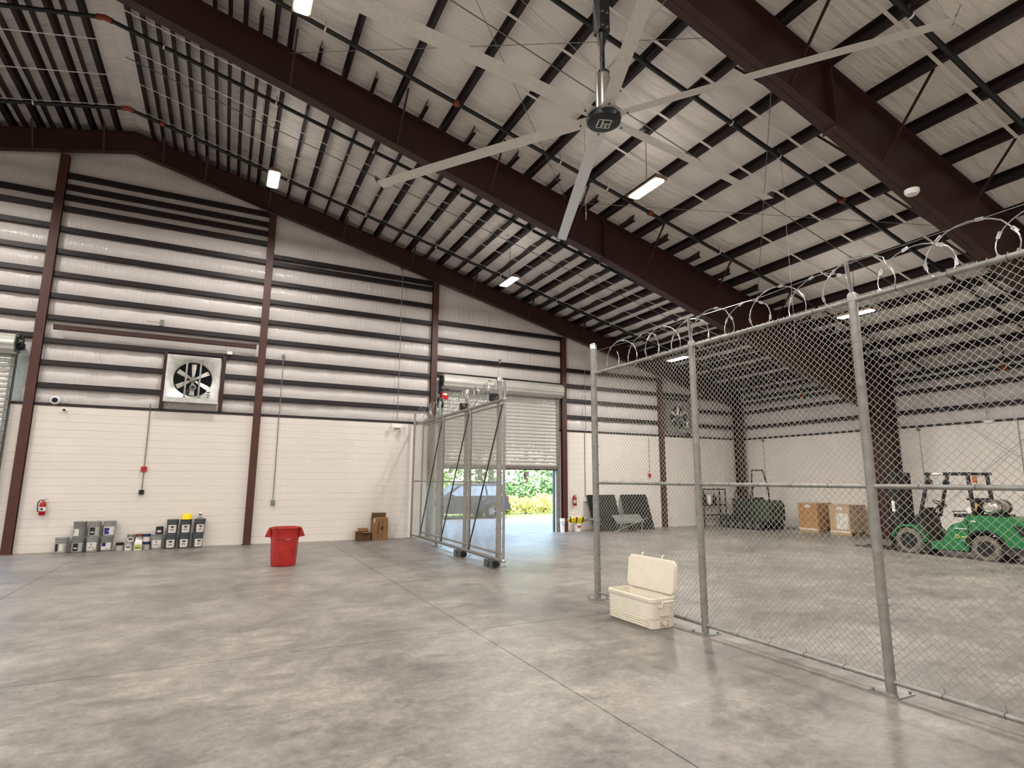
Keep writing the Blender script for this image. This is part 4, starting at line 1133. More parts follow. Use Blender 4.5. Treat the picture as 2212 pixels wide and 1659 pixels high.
# ================================================================ red bin
def red_bin():
    t = empty('waste_bin', (1.30, 13.52, 0), math.radians(-6), label='large round red plastic bin standing alone on the floor', cat='bin')
    B = mat('bin_red', (178, 42, 34), .5, col2=(150, 32, 26), scale=5, bump=.05, bscale=30)
    m = MB(); m.lathe([(.235, .0), (.25, .01), (.258, .04), (.285, .56), (.292, .57), (.292, .60), (.296, .70), (.302, .71), (.305, .77), (.322, .785), (.322, .80), (.305, .805), (.297, .79), (.275, .50), (.25, .03), (0, .03)], 48); m.build('body', B, t, smooth=30)
    for s in (-1, 1):
        # flared grip hanging from the rim
        m = MB(); w0, w1 = .13, .10
        pts = [(s*.30, -w0, .80), (s*.30, w0, .80), (s*.335, w0, .79), (s*.335, -w0, .79), (s*.405, -w1, .615), (s*.405, w1, .615), (s*.39, w1, .61), (s*.39, -w1, .61), (s*.315, -w0, .765), (s*.315, w0, .765)]
        m.add(pts, [(0, 1, 2, 3), (3, 2, 5, 4), (4, 5, 6, 7), (7, 6, 9, 8)])
        for yy, ya in ((-w0, -w1), (w0, w1)):
            m.add([(s*.335, yy, .79), (s*.405, ya, .615), (s*.288, yy*.9, .60), (s*.298, yy, .79)], [(0, 1, 2, 3)])
        m.build('handle', B, t)
    a = -12
    patch(lambda q: .291, 2, 24, .565, .63).build('sticker', M_WHITE, t, smooth=60, rot=(0, 0, 0))
    patch(lambda q: .2925, 4, 20, .592, .608).build('sticker_print', mat('print_red', (140, 60, 60), .5), t, smooth=60)
red_bin()

# ================================================================ cardboard boxes by the wall
M_CARD = mat('cardboard', (138, 100, 66), .75, var=.08, scale=4)
M_CARDD = mat('cardboard_dark', (98, 70, 44), .8, var=.08, scale=4)
def tall_box():
    t = empty('cardboard_box', (4.43, D-.24, 0), math.radians(-4), label='tall brown cardboard box with open top flaps against the wall', cat='box')
    w, d, h = .235, .17, .64; m = MB(); th = .006
    m.box(-w, w, -d, -d+th, 0, h); m.box(-w, w, d-th, d, 0, h); m.box(-w, -w+th, -d, d, 0, h); m.box(w-th, w, -d, d, 0, h); m.box(-w, w, -d, d, 0, th); m.build('carton', M_CARD, t)
    MB().cb((0, d-.01, h+.085), (.44, .006, .17), Matrix.Rotation(-.05, 3, 'X')).build('flap', M_CARDD, t)
    MB().cb((.03, -d+.075, h+.02), (.40, .15, .006), Matrix.Rotation(.24, 3, 'X')).build('flap', M_CARD, t)
    MB().cb((-w+.02, -.02, h-.06), (.006, .26, .13), Matrix.Rotation(.3, 3, 'Y')).build('flap', M_CARD, t)
    MB().box(-.20, -.165, -d-.003, -d, h-.10, h+.01).build('tape', M_LABEL, t)
    P = mat('box_print', (62, 42, 26), .8); m = MB()
    m.box(-.06, -.035, -d-.002, -d, .30, .54); m.box(-.07, -.045, -d-.002, -d, .16, .28); m.box(-.06, -.04, -d-.002, -d, .08, .12)
    m.prism([(.0, .36), (.07, .42), (.07, .30)], 1, -d-.002, -d); m.box(.07, .09, -d-.002, -d, .24, .46); m.box(.05, .07, -d-.002, -d, .08, .16); m.box(.06, .085, -d-.002, -d, .53, .57)
    tag(m.build('box_print', P, t), kind='stuff')
tall_box()
def small_box_():
    t = empty('cardboard_box', (3.93, D-.30, 0), math.radians(6), label='small open brown cardboard box beside the tall box', cat='box')
    w, d, h = .19, .15, .27; m = MB(); th = .006
    m.box(-w, w, -d, -d+th, 0, h); m.box(-w, w, d-th, d, 0, h); m.box(-w, -w+th, -d, d, 0, h); m.box(w-th, w, -d, d, 0, h); m.box(-w, w, -d, d, 0, th); m.build('carton', M_CARDD, t)
    MB().cb((-w-.05, -.02, h+.01), (.12, .26, .005), Matrix.Rotation(.08, 3, 'Y')).build('flap', M_CARD, t)
    MB().cb((.04, -d-.05, h-.01), (.26, .12, .005), Matrix.Rotation(.15, 3, 'X')).build('flap', M_CARD, t)
    MB().cb((.05, d+.04, h+.04), (.32, .12, .005), Matrix.Rotation(.9, 3, 'X')).build('flap', M_CARD, t)
small_box_()

# ================================================================ cooler by the fence
def cooler():
    t = empty('cooler', (5.11, 6.28, 0), math.radians(1.5), label='white plastic cooler with its lid open, beside the fence', cat='cooler')
    C = mat('cooler_white', (232, 224, 208), .45, var=.03, scale=6); h = .375
    def o(w, l, z, r): return [(p[0], p[1], z) for p in rrect(w, l, r, 5)]
    m = MB(); m.loft([o(.36, .84, 0, .06), o(.385, .865, .012, .07), o(.392, .875, .125, .07), o(.404, .89, .13, .07), o(.41, .90, h-.06, .075), o(.425, .92, h-.05, .075), o(.43, .925, h-.006, .075), o(.42, .915, h, .07),
                          o(.355, .85, h, .05), o(.345, .84, h-.02, .05), o(.32, .80, .06, .05)], True, True)
    m.build('body', C, t, smooth=35)
    for k in range(4):
        m = MB(); z = .028+.027*k
        m.tube([(-.197, -.36, z), (-.1985, -.34, z), (-.1985, .38, z), (-.196, .40, z)], .0095, 8); m.build('rib', C, t, smooth=60)
    for yy in (-.18, .22): MB().box(-.212, -.203, yy-.03, yy+.03, .262, .276).build('latch_catch', M_WHITE, t)
    # handle at the near end
    m = MB(); y = -.46
    m.tube([(-.085, y+.01, .27), (-.085, y-.05, .285), (-.085, y-.06, .345), (.085, y-.06, .345), (.085, y-.05, .285), (.085, y+.01, .27)], .013, 8); m.build('handle', C, t, smooth=60)
    m = MB(); m.box(-.07, .07, y-.012, y+.02, .165, .18); m.box(-.075, -.06, y-.008, y+.02, .17, .29); m.box(.06, .075, y-.008, y+.02, .17, .29); m.build('handle_recess', C, t)
    m = MB(); m.cyl((0, -.43, .07), (0, -.462, .07), .028, n=14); m.cb((0, -.465, .07), (.012, .012, .045)); m.build('drain_plug', C, t, smooth=40)
    MB().box(-.07, .07, -.4425, -.434, .04, .10).build('drain_panel', mat('cooler_shade', (205, 196, 180), .5), t)
    # lid, hinged on the fence side and leaning back
    lid = MB(); L = lambda w, l, z, r: [(p[0]+.215, p[1], z) for p in rrect(w, l, r, 5)]
    lid.loft([L(.40, .90, .0, .07), L(.43, .925, .004, .075), L(.43, .925, .03, .075), L(.41, .90, .055, .07), L(.34, .84, .062, .05)], False, True)
    lid.loft([L(.40, .90, .0, .07), L(.36, .86, .0, .055), L(.335, .83, -.018, .05), L(.30, .80, -.02, .04)], False, True)
    # lid built in its closed pose above the x>0 side, then swung open about the hinge
    ob = lid.build('lid', C, t, smooth=35, loc=(.205, 0, h+.005), rot=(0, math.radians(-84), 0))
    for yy in (-.2, .2):
        m = MB(); m.tube([(.43, yy, .03), (.465, yy, .02), (.475, yy+.015, -.02)], .011, 6); m.build('lid_latch', C, ob, smooth=60)
    for yy in (-.3, -.0, .3): MB().cyl((.208, yy-.05, h+.004), (.208, yy+.05, h+.004), .012, n=8).build('hinge', C, t)
    m = MB(); m.tube([(.17, -.42, h-.01), (.19, -.43, h+.06), (.215, -.425, h+.14)], .004, 5); m.build('lid_cord', M_WHITE, t)
cooler()
# ================================================================ things behind the fence
def leaning_panel(x0, x1, label, n):
    t = empty('panel_stack', ((x0+x1)/2, D-.02, 0), label=label, cat='panel', group='black panels leaning on the end wall')
    P = mat('panel_black', (20, 24, 24), .35, var=.15); w = (x1-x0)/2; h = 1.36; lean = math.asin(.46/h)
    for k in range(n):
        m = MB(); o = rrect(2*w-.02*k, h, .03); m.loft([[(p[0]-.03*k, 0, p[1]+h/2) for p in o], [(p[0]-.03*k, -.035, p[1]+h/2) for p in o]])
        m.build('panel', P if k == n-1 else mat('panel_edge', (90, 98, 96), .5), t, loc=(0, -.48-.037*k, 0.012), rot=(-lean, 0, 0))
    m = MB(); m.box(w-.20, w-.08, -.042, -.0405, .06, .09); m.build('panel_sticker', mat('sticker_green', (70, 120, 60), .5), t, loc=(0, -.48-.037*(n-1)+.0, .012), rot=(-lean, 0, 0))
leaning_panel(12.28, 13.58, 'black panels leaning on the end wall just right of the fence end post', 3)
leaning_panel(13.85, 15.12, 'black panels leaning on the end wall, nearer the wall column on the right', 3)
def platform():
    t = empty('work_platform', (13.45, 17.02, 0), math.radians(-8), label='low grey slatted platform with folded legs in front of the black panels', cat='platform')
    G = mat('platform_grey', (150, 150, 146), .4, .4)
    m = MB(); m.beam((-.62, -.2, .34), (.5, -.2, .36), .03, .06); m.build('side_rail', G, t)
    m = MB(); m.beam((-.62, .2, .56), (.5, .2, .58), .03, .06); m.build('side_rail', G, t)
    me = MB().cb((0, 0, 0), (.085, .43, .02), Matrix.Rotation(.51, 3, 'X')).mesh('slat', G)
    for k in range(11): inst('slat', me, t, (-.57+.105*k, 0, .46+.002*k))
    for p0, p1 in (((-.75, -.22, .02), (.62, -.24, .50)), ((-.35, .25, .01), (-.5, .2, .55)), ((.45, .25, .01), (.4, .2, .56)), ((-.6, -.26, .01), (-.45, -.2, .34)), ((.35, -.26, .01), (.42, -.2, .36))):
        m = MB(); m.cyl(p0, p1, .014, n=8); m.build('leg', G, t)
platform()
def bucket(x, y, h, r, label, red=True):
    t = empty('bucket', (x, y, 0), label=label, cat='bucket')
    m = MB(); m.lathe([(r*.86, 0), (r, h*.8), (r*1.06, h*.82), (r*1.06, h*.86), (r*1.02, h), (r*1.08, h), (r*1.08, h*.95), (0, h*.95)], 20); m.build('body', M_WHITE, t, smooth=40)
    m = MB(); m.tube([(r*math.cos(a), -r*math.sin(a)*1.04, h*.86-h*.35*math.sin(a)) for a in [PI*k/8 for k in range(9)]], .004, 5); m.build('handle', M_BLACK, t)
    if red: patch(lambda q: r*.98+.002, -30, 30, h*.35, h*.6).build('label', mat('bucket_label', (190, 90, 80), .5), t, smooth=60)
bucket(11.78, D-.17, .36, .14, 'white bucket on the floor below the right fire extinguisher')
bucket(11.08, D-.26, .48, .09, 'narrow white container beside the right jamb of the roller door', False)
M_KRAFT = mat('kraft', (176, 128, 78), .7, var=.06, scale=3)
M_KRAFTL = mat('kraft_wrapped', (192, 160, 126), .4, var=.1, scale=4)
M_WOOD = mat('pallet_wood', (196, 158, 108), .7, var=.15, scale=8, stretch=(1, 6, 1))
M_FILM = mat('white_film', (230, 222, 210), .35)
def pallet_load(x0, x1, y0, y1, h, label, mt, strap=True):
    t = empty('boxed_pallet', (x0, y0, 0), label=label, cat='box', group='cardboard cartons on pallets')
    w, d = x1-x0, y1-y0
    for k in range(5): MB().box(0, w, k*(d-.1)/4, k*(d-.1)/4+.1, .10, .12).build('deck_board', M_WOOD, t)
    for k in range(3): MB().box(k*(w-.09)/2, k*(w-.09)/2+.09, 0, d, 0, .10).build('stringer', M_WOOD, t)
    MB().box(.01, w-.01, .01, d-.01, .121, h).build('carton', mt, t)
    MB().box(-.004, w, -.004, d+.004, h-.035, h+.006).build('carton_lid', M_KRAFTL, t)
    if strap: MB().box(-.008, .01, .02, d-.02, .08, .14).build('white_edge', M_FILM, t)
    MB().box(-.006, .01, d*.35, d*.60, h-.17, h-.07).build('shipping_label', M_WHITE, t)
    m = MB(); m.box(-.008, -.006, d*.38, d*.57, h-.12, h-.11); m.box(-.008, -.006, d*.42, d*.5, h-.15, h-.135); m.build('label_print', M_PRINT, t)
    return t
pallet_load(19.6, 20.45, 13.86, 14.66, 1.06, 'plain brown carton on a pallet by the side wall, left of the wrapped one', M_KRAFT)
t = pallet_load(19.55, 20.5, 12.62, 13.38, 1.03, 'film-wrapped carton on a pallet, just left of the third fence post', M_KRAFTL)
MB().box(-.01, .0, .06, .5, .2, .75).build('film_patch', M_FILM, t)
pallet_load(19.4, 20.4, 6.4, 7.3, 1.12, 'brown carton on a pallet behind the rear end of the forklift', M_KRAFT, False)

def wheel(parent, x, y, r, w, rim, name='tire'):
    m = MB(); n = 32
    prof = [(r*.62, -w/2), (r*.9, -w/2), (r, -w/2+.03), (r, w/2-.03), (r*.9, w/2), (r*.62, w/2)]
    m.lathe(prof, n, cap=False); m.xf(Matrix.Rotation(PI/2, 4, 'Y')); o = m.build(name, M_TYRE, parent, smooth=40, loc=(x, y, r))
    lg = MB()
    for k in range(n):
        a = 2*PI*k/n; c, s = math.cos(a), math.sin(a)
        for sg in (-1, 1): lg.cb((sg*w*.25, c*r*1.0, s*r*1.0), (w*.42, .028, .028), Matrix.Rotation(a+sg*.3, 3, 'X'))
    tag(lg.build('tread_lugs', M_TYRE, o), kind='stuff')
    m = MB(); m.lathe([(r*.62, -w*.4), (r*.6, -w*.42), (r*.45, -w*.30), (r*.2, -w*.34), (r*.2, -w*.46), (0, -w*.46)], 24); m.xf(Matrix.Rotation(PI/2, 4, 'Y')); m.build('rim', rim, o, smooth=40)
    m = MB(); m.lathe([(r*.62, w*.4), (r*.45, w*.3), (0, w*.3)], 24); m.xf(Matrix.Rotation(PI/2, 4, 'Y')); m.build('rim_back', rim, o, smooth=40)
    nb = MB()
    for k in range(6):
        a = 2*PI*k/6; nb.cyl((-w*.36, r*.32*math.cos(a), r*.32*math.sin(a)), (-w*.26, r*.32*math.cos(a), r*.32*math.sin(a)), r*.045, n=6)
    tag(nb.build('wheel_nuts', M_GALVD, o), kind='stuff')
    return o
M_TYRE = mat('tyre_dusty', (112, 105, 95), .85, var=.15, scale=14)
def forklift():
    t = empty('forklift', (16.86, 8.0, 0), label='green forklift with a silver gas cylinder, parked behind the fence', cat='forklift')
    G = mat('forklift_green', (32, 108, 60), .35, var=.06, scale=3); K = mat('forklift_black', (26, 26, 27), .45); GR = mat('forklift_grey', (62, 58, 58), .6)
    for x in (-.47, .47):
        wheel(t, x, .97, .33, .2, mat('rim_black', (22, 21, 21), .5)); wheel(t, x, -.73, .29, .18, MATS['rim_black'])
    # chassis side: foot step, battery-box sill and hood
    m = MB(); prof = [(.55, .22), (.60, .50), (.30, .38), (.05, .36), (.02, .22)]
    m.prism([(p[0], p[1]) for p in [(.56, .16), (.56, .30), (-.40, .30), (-.40, .16)]], 0, -.5, .5); m.build('floor_sill', K, t)
    m = MB(); body = [(.46, .17), (.45, .36), (.20, .40), (.12, .46), (.04, .70), (-.05, .80), (-.25, .88), (-.33, .92), (-.38, 1.02), (-.52, 1.06), (-1.30, 1.03), (-1.52, .98), (-1.60, .80), (-1.62, .42), (-1.50, .36), (-1.10, .36), (-1.07, .52), (-.96, .64), (-.73, .70), (-.50, .64), (-.39, .52), (-.36, .20)]
    m.prism(body, 0, -.54, .54); m.build('body', G, t)
    m = MB(); arc = [(-.73+.385*math.cos(a), .29+.385*math.sin(a)) for a in [PI*k/14 for k in range(15)]]; arc2 = [(-.73+.44*math.cos(a), .29+.44*math.sin(a)) for a in [PI*k/14 for k in range(14, -1, -1)]]
    m.prism(arc+arc2, 0, -.55, .55); m.build('rear_wheel_arch', K, t)
    # front fenders
    arc = [(.97+.37*math.cos(a), .33+.37*math.sin(a)) for a in [PI*k/12 for k in range(1, 13)]]; arc2 = [(.97+.42*math.cos(a), .33+.42*math.sin(a)) for a in [PI*k/12 for k in range(12, 0, -1)]]
    for s in (-1, 1):
        m = MB(); m.prism(arc+arc2, 0, min(s*.36, s*.58), max(s*.36, s*.58)); m.build('front_fender', G, t)
    # cowl and floor well
    MB().prism([(.95, .35), (.86, .95), (.72, 1.05), (.66, .98), (.60, .36)], 0, -.4, .4).build('cowl', K, t)
    MB().box(-.48, .48, .05, .62, .30, .36).build('floor_plate', GR, t)
    MB().prism([(.55, .36), (.66, .90), (.72, .70), (.70, .36)], 0, -.52, -.42).build('side_step', GR, t)
    m = MB(); m.prism([(-1.3, .86), (-1.62, .86), (-1.64, .55), (-1.45, .62)], 0, -.545, -.50); m.build('grille_recess', K, t)
    MB().prism([(-1.02, .36), (-1.62, .44), (-1.66, .20), (-1.1, .18)], 0, -.5, .5).build('counterweight', GR, t)
    MB().box(-.56, -.54, -.42, -.40, .40, .95).build('panel_seam', K, t)
    # seat
    m = MB(); rbox(m, -.26, .26, -.46, .02, .98, 1.06, .06); m.build('seat_cushion', K, t, smooth=40)
    m = MB(); m.prism([(-.42, 1.02), (-.55, 1.42), (-.49, 1.45), (-.34, 1.06)], 0, -.22, .22); m.build('seat_back', K, t)
    m = MB(); m.tube([(-.27, -.05, 1.02), (-.30, .0, 1.12), (-.30, -.3, 1.14), (-.27, -.36, 1.04)], .014, 8); m.build('arm_rest', K, t, smooth=60)
    # steering
    m = MB(); m.tube([(.16*math.cos(a), .42+.14*math.sin(a), 1.30+.08*math.sin(a)) for a in [2*PI*k/20 for k in range(20)]], .014, 8, closed=True); m.cyl((0, .42, 1.30), (0, .66, .98), .022, n=10); m.beam((-.15, .42, 1.3), (.15, .42, 1.3), .025, .012); m.build('steering_wheel', K, t, smooth=60)
    for x in (.2, .27, .34): 
        m = MB(); m.cyl((x, .62, .95), (x, .56, 1.2), .008, n=6); m.cyl((x, .56, 1.19), (x, .555, 1.23), .018, n=8); m.build('lever', K, t)
    m = MB(); m.box(-.2, .2, .66, .78, .98, 1.18); m.build('dashboard', K, t)
    # overhead guard
    for s in (-1, 1):
        m = MB(); m.beam((s*.48, .68, .95), (s*.46, .38, 2.04), .06, .07, (1, 0, 0)); m.build('guard_post', K, t)
        m = MB(); m.beam((s*.48, -.55, 1.03), (s*.46, -.50, 2.04), .06, .08, (1, 0, 0)); m.build('guard_post', K, t)
        m = MB(); m.beam((s*.46, .46, 2.06), (s*.46, -.60, 2.06), .06, .07); m.build('guard_rail', K, t)
    for k in range(5): MB().beam((-.45, .40-.24*k, 2.07), (.45, .40-.24*k, 2.07), .03, .04).build('guard_bar', K, t)
    for x in (-.40, .40):
        m = MB(); m.cyl((x, .46, 1.84), (x, .36, 1.84), .075, n=16); m.build('work_lamp', K, t); m = MB(); m.cyl((x, .465, 1.84), (x, .46, 1.84), .062, n=16); m.build('lamp_glass', M_WHITE, t)
    m = MB(); m.cyl((-.2, -.52, 1.84), (-.2, -.52, 2.0), .05, n=14); m.build('beacon', mat('amber', (196, 92, 30), .3), t, smooth=40)
    MB().box(-.505, -.495, .02, .28, 2.04, 2.09).build('guard_decal', M_LABEL, t)
    # mast
    for s in (-1, 1):
        m = MB(); m.box(s*.36-.035, s*.36+.035, 1.28, 1.44, .06, 2.10); m.build('mast_rail', K, t)
        m = MB(); m.box(s*.27-.03, s*.27+.03, 1.32, 1.46, .08, 2.06); m.build('inner_mast_rail', K, t)
        m = MB(); m.cyl((s*.20, 1.33, .1), (s*.20, 1.33, 1.5), .03, n=12); m.cyl((s*.20, 1.33, 1.5), (s*.20, 1.33, 2.0), .02, n=10); m.build('lift_cylinder', GR, t, smooth=50)
        m = MB(); m.cyl((s*.42, 1.28, .75), (s*.44, .85, .55), .035, n=10); m.build('tilt_cylinder', K, t, smooth=50)
    for z in (.2, 1.0, 2.06): MB().box(-.36, .36, 1.29, 1.34, z-.05, z+.05).build('mast_crossbar', K, t)
    for z in (.30, .68): MB().box(-.46, .46, 1.47, 1.52, z-.05, z+.05).build('carriage_bar', K, t)
    for k in range(5): MB().box(-.45+.215*k, -.41+.215*k, 1.48, 1.50, .7, 1.28).build('backrest_bar', K, t)
    MB().box(-.46, .46, 1.47, 1.50, 1.27, 1.32).build('backrest_bar', K, t)
    for s in (-1, 1):
        m = MB(); m.prism([(1.52, .02), (1.52, .72), (1.56, .72), (1.57, .07), (2.60, .035), (2.62, .02)], 0, s*.25-.05, s*.25+.05); m.build('fork', mat('fork_steel', (36, 33, 32), .5, .3), t)
    # hoses and warning plate
    m = MB(); m.tube([(.05, 1.3, 2.0), (.06, 1.26, 1.4), (.02, 1.27, .8)], .015, 6); m.tube([(-.07, 1.3, 2.0), (-.06, 1.26, 1.4), (-.1, 1.27, .8)], .015, 6); m.build('mast_hose', K, t, smooth=60)
    MB().box(-.40, -.395, 1.33, 1.41, 1.05, 1.34).build('warning_plate', M_LABEL, t)
    # gas cylinder lying across the rear
    S_ = mat('gas_cylinder_silver', (206, 202, 194), .25, .8, var=.05)
    m = MB(); m.lathe([(0, -.42), (.07, -.415), (.14, -.38), (.175, -.33), (.175, .33), (.14, .38), (.07, .415), (0, .42)], 28); m.xf(Matrix.Rotation(PI/2, 4, 'Y')); m.build('gas_cylinder', S_, t, smooth=50, loc=(-.02, -.84, 1.26))
    m = MB(); m.tube([(-.43, -.84+.10*math.cos(a), 1.26+.10*math.sin(a)) for a in [2*PI*k/20 for k in range(20)]], .016, 8, closed=True); m.build('cylinder_collar', S_, t, smooth=60)
    for x in (-.22, .2):
        m = MB(); m.lathe([(.178, -.02), (.184, -.02), (.184, .02), (.178, .02)], 28); m.xf(Matrix.Rotation(PI/2, 4, 'Y')); m.build('cylinder_strap', K, t, loc=(x, -.84, 1.26))
    m = MB(); m.box(-.35, .35, -1.02, -.66, 1.03, 1.09); m.build('cylinder_cradle', K, t)
    m = MB(); m.beam((-.45, -.42, 1.44), (-.45, -.95, 1.46), .05, .05); m.build('rear_grab_bar', K, t)
    m = MB(); m.prism([(-.54, 1.04), (-.64, 1.34), (-.57, 1.35), (-.47, 1.06)], 0, -.46, -.43); m.build('manual_holder', mat('manual_tan', (196, 164, 110), .5), t)
    m = MB(); m.box(-.47, -.455, -.50, -.40, 1.10, 1.24); m.build('paper_tag', M_LABEL, t)
    # side decals
    Yl = mat('decal_yellow', (214, 206, 70), .5); m = MB()
    m.tube([(-.543, -.15+.04*math.cos(a), .53+.04*math.sin(a)) for a in [2*PI*k/18 for k in range(18)]], .009, 6, closed=True); m.build('round_decal', Yl, t)
    m = MB(); m.box(-.544, -.54, -.42, -.24, .515, .545); m.build('side_decal', Yl, t)
    m = MB(); m.box(-.544, -.54, -.38, -.12, .715, .735); m.build('side_decal', M_LABEL, t)
    m = MB(); m.box(-.544, -.54, -.40, -.24, .44, .452); m.build('side_decal', M_LABEL, t)
    m = MB(); m.box(-.544, -.54, -.58, -.48, .90, .935); m.build('warning_decal', M_LABEL, t)
forklift()
def loader():
    t = empty('track_loader', (19.0, 16.25, 0), label='dark green tracked utility machine with a roll bar in the far corner', cat='loader')
    K = MATS['forklift_black']; G = mat('olive_dark', (50, 62, 50), .5, var=.15, scale=4); GR = mat('loader_grey', (78, 84, 78), .5)
    for s in (-1, 1):
        m = MB(); pr = []
        for cy, r0, a0 in ((.85, .17, -90), (-.75, .17, 90)):
            for k in range(9): a = math.radians(a0+180*k/8); pr.append((cy+r0*math.cos(a), .17+r0*math.sin(a)))
        m.prism(pr, 0, s*.55-.11, s*.55+.11); m.build('track', M_RUBBER, t)
        for yy in (-.75, -.35, .05, .45, .85):
            m = MB(); m.cyl((s*.55-.125, yy, .16), (s*.55+.125, yy, .16), .11, n=16); m.build('track_wheel', GR, t, smooth=40)
    MB().box(-.42, .42, -1.0, 1.0, .18, .42).build('chassis', K, t)
    m = MB(); m.prism([(-1.15, .35), (-1.15, .95), (-1.0, 1.12), (-.45, 1.12), (-.35, .95), (-.30, .35)], 0, -.45, .45); m.build('engine_cover', G, t)
    m = MB(); rbox(m, -.28, .28, -.30, .15, .62, .74, .05); m.build('seat', K, t); MB().prism([(-.30, .7), (-.40, 1.2), (-.34, 1.22), (-.2, .74)], 0, -.26, .26).build('seat_back', K, t)
    for s in (-1, 1):
        m = MB(); m.tube([(s*.46, -.45, .42), (s*.46, -.46, 1.4), (s*.44, -.42, 1.75), (s*.30, -.36, 2.28)], .03, 8); m.build('roll_bar', K, t, smooth=60)
        m = MB(); m.tube([(s*.46, .45, .42), (s*.46, .42, 1.3), (s*.45, .2, 1.72), (s*.44, -.42, 1.75)], .025, 8); m.build('roll_bar', K, t, smooth=60)
        m = MB(); m.tube([(s*.2, .5, .8), (s*.2, .42, 1.28), (s*.14, .38, 1.34)], .018, 8); m.build('control_lever', K, t, smooth=60)
    m = MB(); m.cyl((-.30, -.36, 2.28), (.30, -.36, 2.28), .03, n=10); m.build('roll_bar', K, t)
    m = MB(); m.cyl((-.46, .30, 1.72), (.46, .30, 1.72), .025, n=8); m.build('cross_bar', K, t)
    MB().box(-.40, .40, .40, .62, .42, 1.15).build('control_tower', G, t)
    for k, z in enumerate((.6, .9, 1.12)): MB().box(-.44, .44, .60, .66, z-.03, z+.03).build('front_guard', GR, t)
    for x in (-.25, .25):
        m = MB(); m.cyl((x, .66, .98), (x, .60, .98), .07, n=14); m.build('headlamp', M_LABEL, t)
    # front blade arm
    for s in (-1, 1): MB().beam((s*.35, .9, .35), (s*.35, 1.12, .30), .07, .09).build('lift_arm', K, t)
    MB().box(-.45, .45, 1.10, 1.16, .18, .48).build('front_plate', G, t)
loader()
def rack():
    t = empty('steel_rack', (18.35, 17.72, 0), label='low steel rack with bottles on it in the far corner beside the tracked machine', cat='rack')
    K = MATS['forklift_black']
    for x in (-.62, .62):
        for y in (-.16, .16): MB().box(x-.02, x+.02, y-.02, y+.02, 0, 1.55).build('upright', K, t)
    for z in (.85, 1.5, .45):
        for y in (-.16, .16): MB().box(-.64, .64, y-.015, y+.015, z-.02, z+.02).build('shelf_beam', K, t)
        MB().box(-.62, .62, -.15, .15, z+.02, z+.03).build('shelf_board', MATS['loader_grey'], t)
rack()
for k, (x, lb) in enumerate(((17.95, 'dark bottle on the far corner rack, leftmost'), (18.2, 'dark bottle on the far corner rack, middle'), (18.5, 'dark bottle on the far corner rack, rightmost'))):
    t = empty('bottle', (x, 17.72, .88), label=lb, cat='bottle', group='bottles on the corner rack')
    m = MB(); m.lathe([(.07, 0), (.085, .02), (.085, .28), (.05, .36), (.03, .38), (.03, .42)], 16); m.build('body', M_BLACK if k != 1 else M_WHITE, t, smooth=40)
    m = MB(); m.lathe([(.034, .42), (.034, .46), (0, .46)], 12); m.build('cap', M_PAILG, t, smooth=40)
# ================================================================ outside the doors
GZ0 = -0.03
def ground():
    A = mat('asphalt', (150, 146, 138), .85, var=.10, scale=3, bump=.2, bscale=120)
    g = mat('grass_ground', (150, 162, 92), .9, col2=(112, 132, 66), scale=1.4, bump=.4, bscale=60)
    tag(MB().box(-60, 70, D+.2, 26.4, -.25, GZ0).build('driveway', A), kind='structure')
    tag(MB().box(-60, 70, 26.4, 110, -.25, GZ0+.01).build('lawn', g), kind='structure')
    R = random.Random(2); m = MB()
    for k in range(5000):
        x = R.uniform(4, 30); y = 26.45+R.random()**1.8*9; h = R.uniform(.06, .16); a = R.uniform(0, PI); dx, dy = .02*math.cos(a), .02*math.sin(a)
        m.add([(x-dx, y-dy, GZ0), (x+dx, y+dy, GZ0), (x+R.uniform(-.05, .05), y+R.uniform(-.05, .05), GZ0+h)], [(0, 1, 2)])
    tag(m.build('grass_blades', mat('grass_blade', (172, 186, 100), .7, var=.2, scale=.8)), 'bright short grass along the far edge of the driveway', 'grass', kind='stuff')
ground()
def leaf_mat(n, c1, c2):
    m = mat(n, c1, .55, col2=c2, scale=1.8, detail=3)
    return m
L_GREEN = leaf_mat('leaf_green', (122, 152, 96), (76, 108, 64))
L_DARK = leaf_mat('leaf_dark', (92, 120, 84), (54, 80, 54))
L_LIME = leaf_mat('leaf_lime', (176, 196, 104), (126, 156, 76))
L_YEL = leaf_mat('leaf_yellow', (222, 206, 130), (176, 174, 96))
M_BARK = mat('bark_pale', (196, 190, 180), .8, var=.15, scale=6); M_BARKD = mat('bark_dark', (74, 62, 50), .85, var=.15, scale=6)
def foliage(rx, ry, rz, n, size, seed, z0=0):
    R = random.Random(seed); m = MB()
    for k in range(n):
        while True:
            p = Vector((R.uniform(-1, 1), R.uniform(-1, 1), R.uniform(-1, 1)))
            if .25 < p.length < 1: break
        c = Vector((p.x*rx, p.y*ry, z0+rz+p.z*rz)); s = size*R.uniform(.6, 1.3)
        a = Vector((R.gauss(0, 1), R.gauss(0, 1), R.gauss(0, .6))).normalized(); b = a.cross(Vector((R.gauss(0, 1), R.gauss(0, 1), R.gauss(0, 1)))).normalized()
        m.add([c-a*s, c+b*s*.42, c+a*s, c-b*s*.42], [(0, 1, 2, 3)])
    return m
def shrub(x, y, rx, rz, mt, label, seed, n=700, size=.16, cat='shrub', group=None):
    t = empty('shrub', (x, y, GZ0), label=label, cat=cat, group=group)
    foliage(rx, rx*.8, rz, n, size, seed, .05).build('foliage', mt, t)
    R = random.Random(seed)
    for k in range(4):
        a = R.uniform(0, 6); m = MB(); m.cyl((0, 0, 0), (math.cos(a)*rx*.4, math.sin(a)*rx*.4, rz*1.2), .03, .012, n=6); m.build('stem', M_BARKD, t)
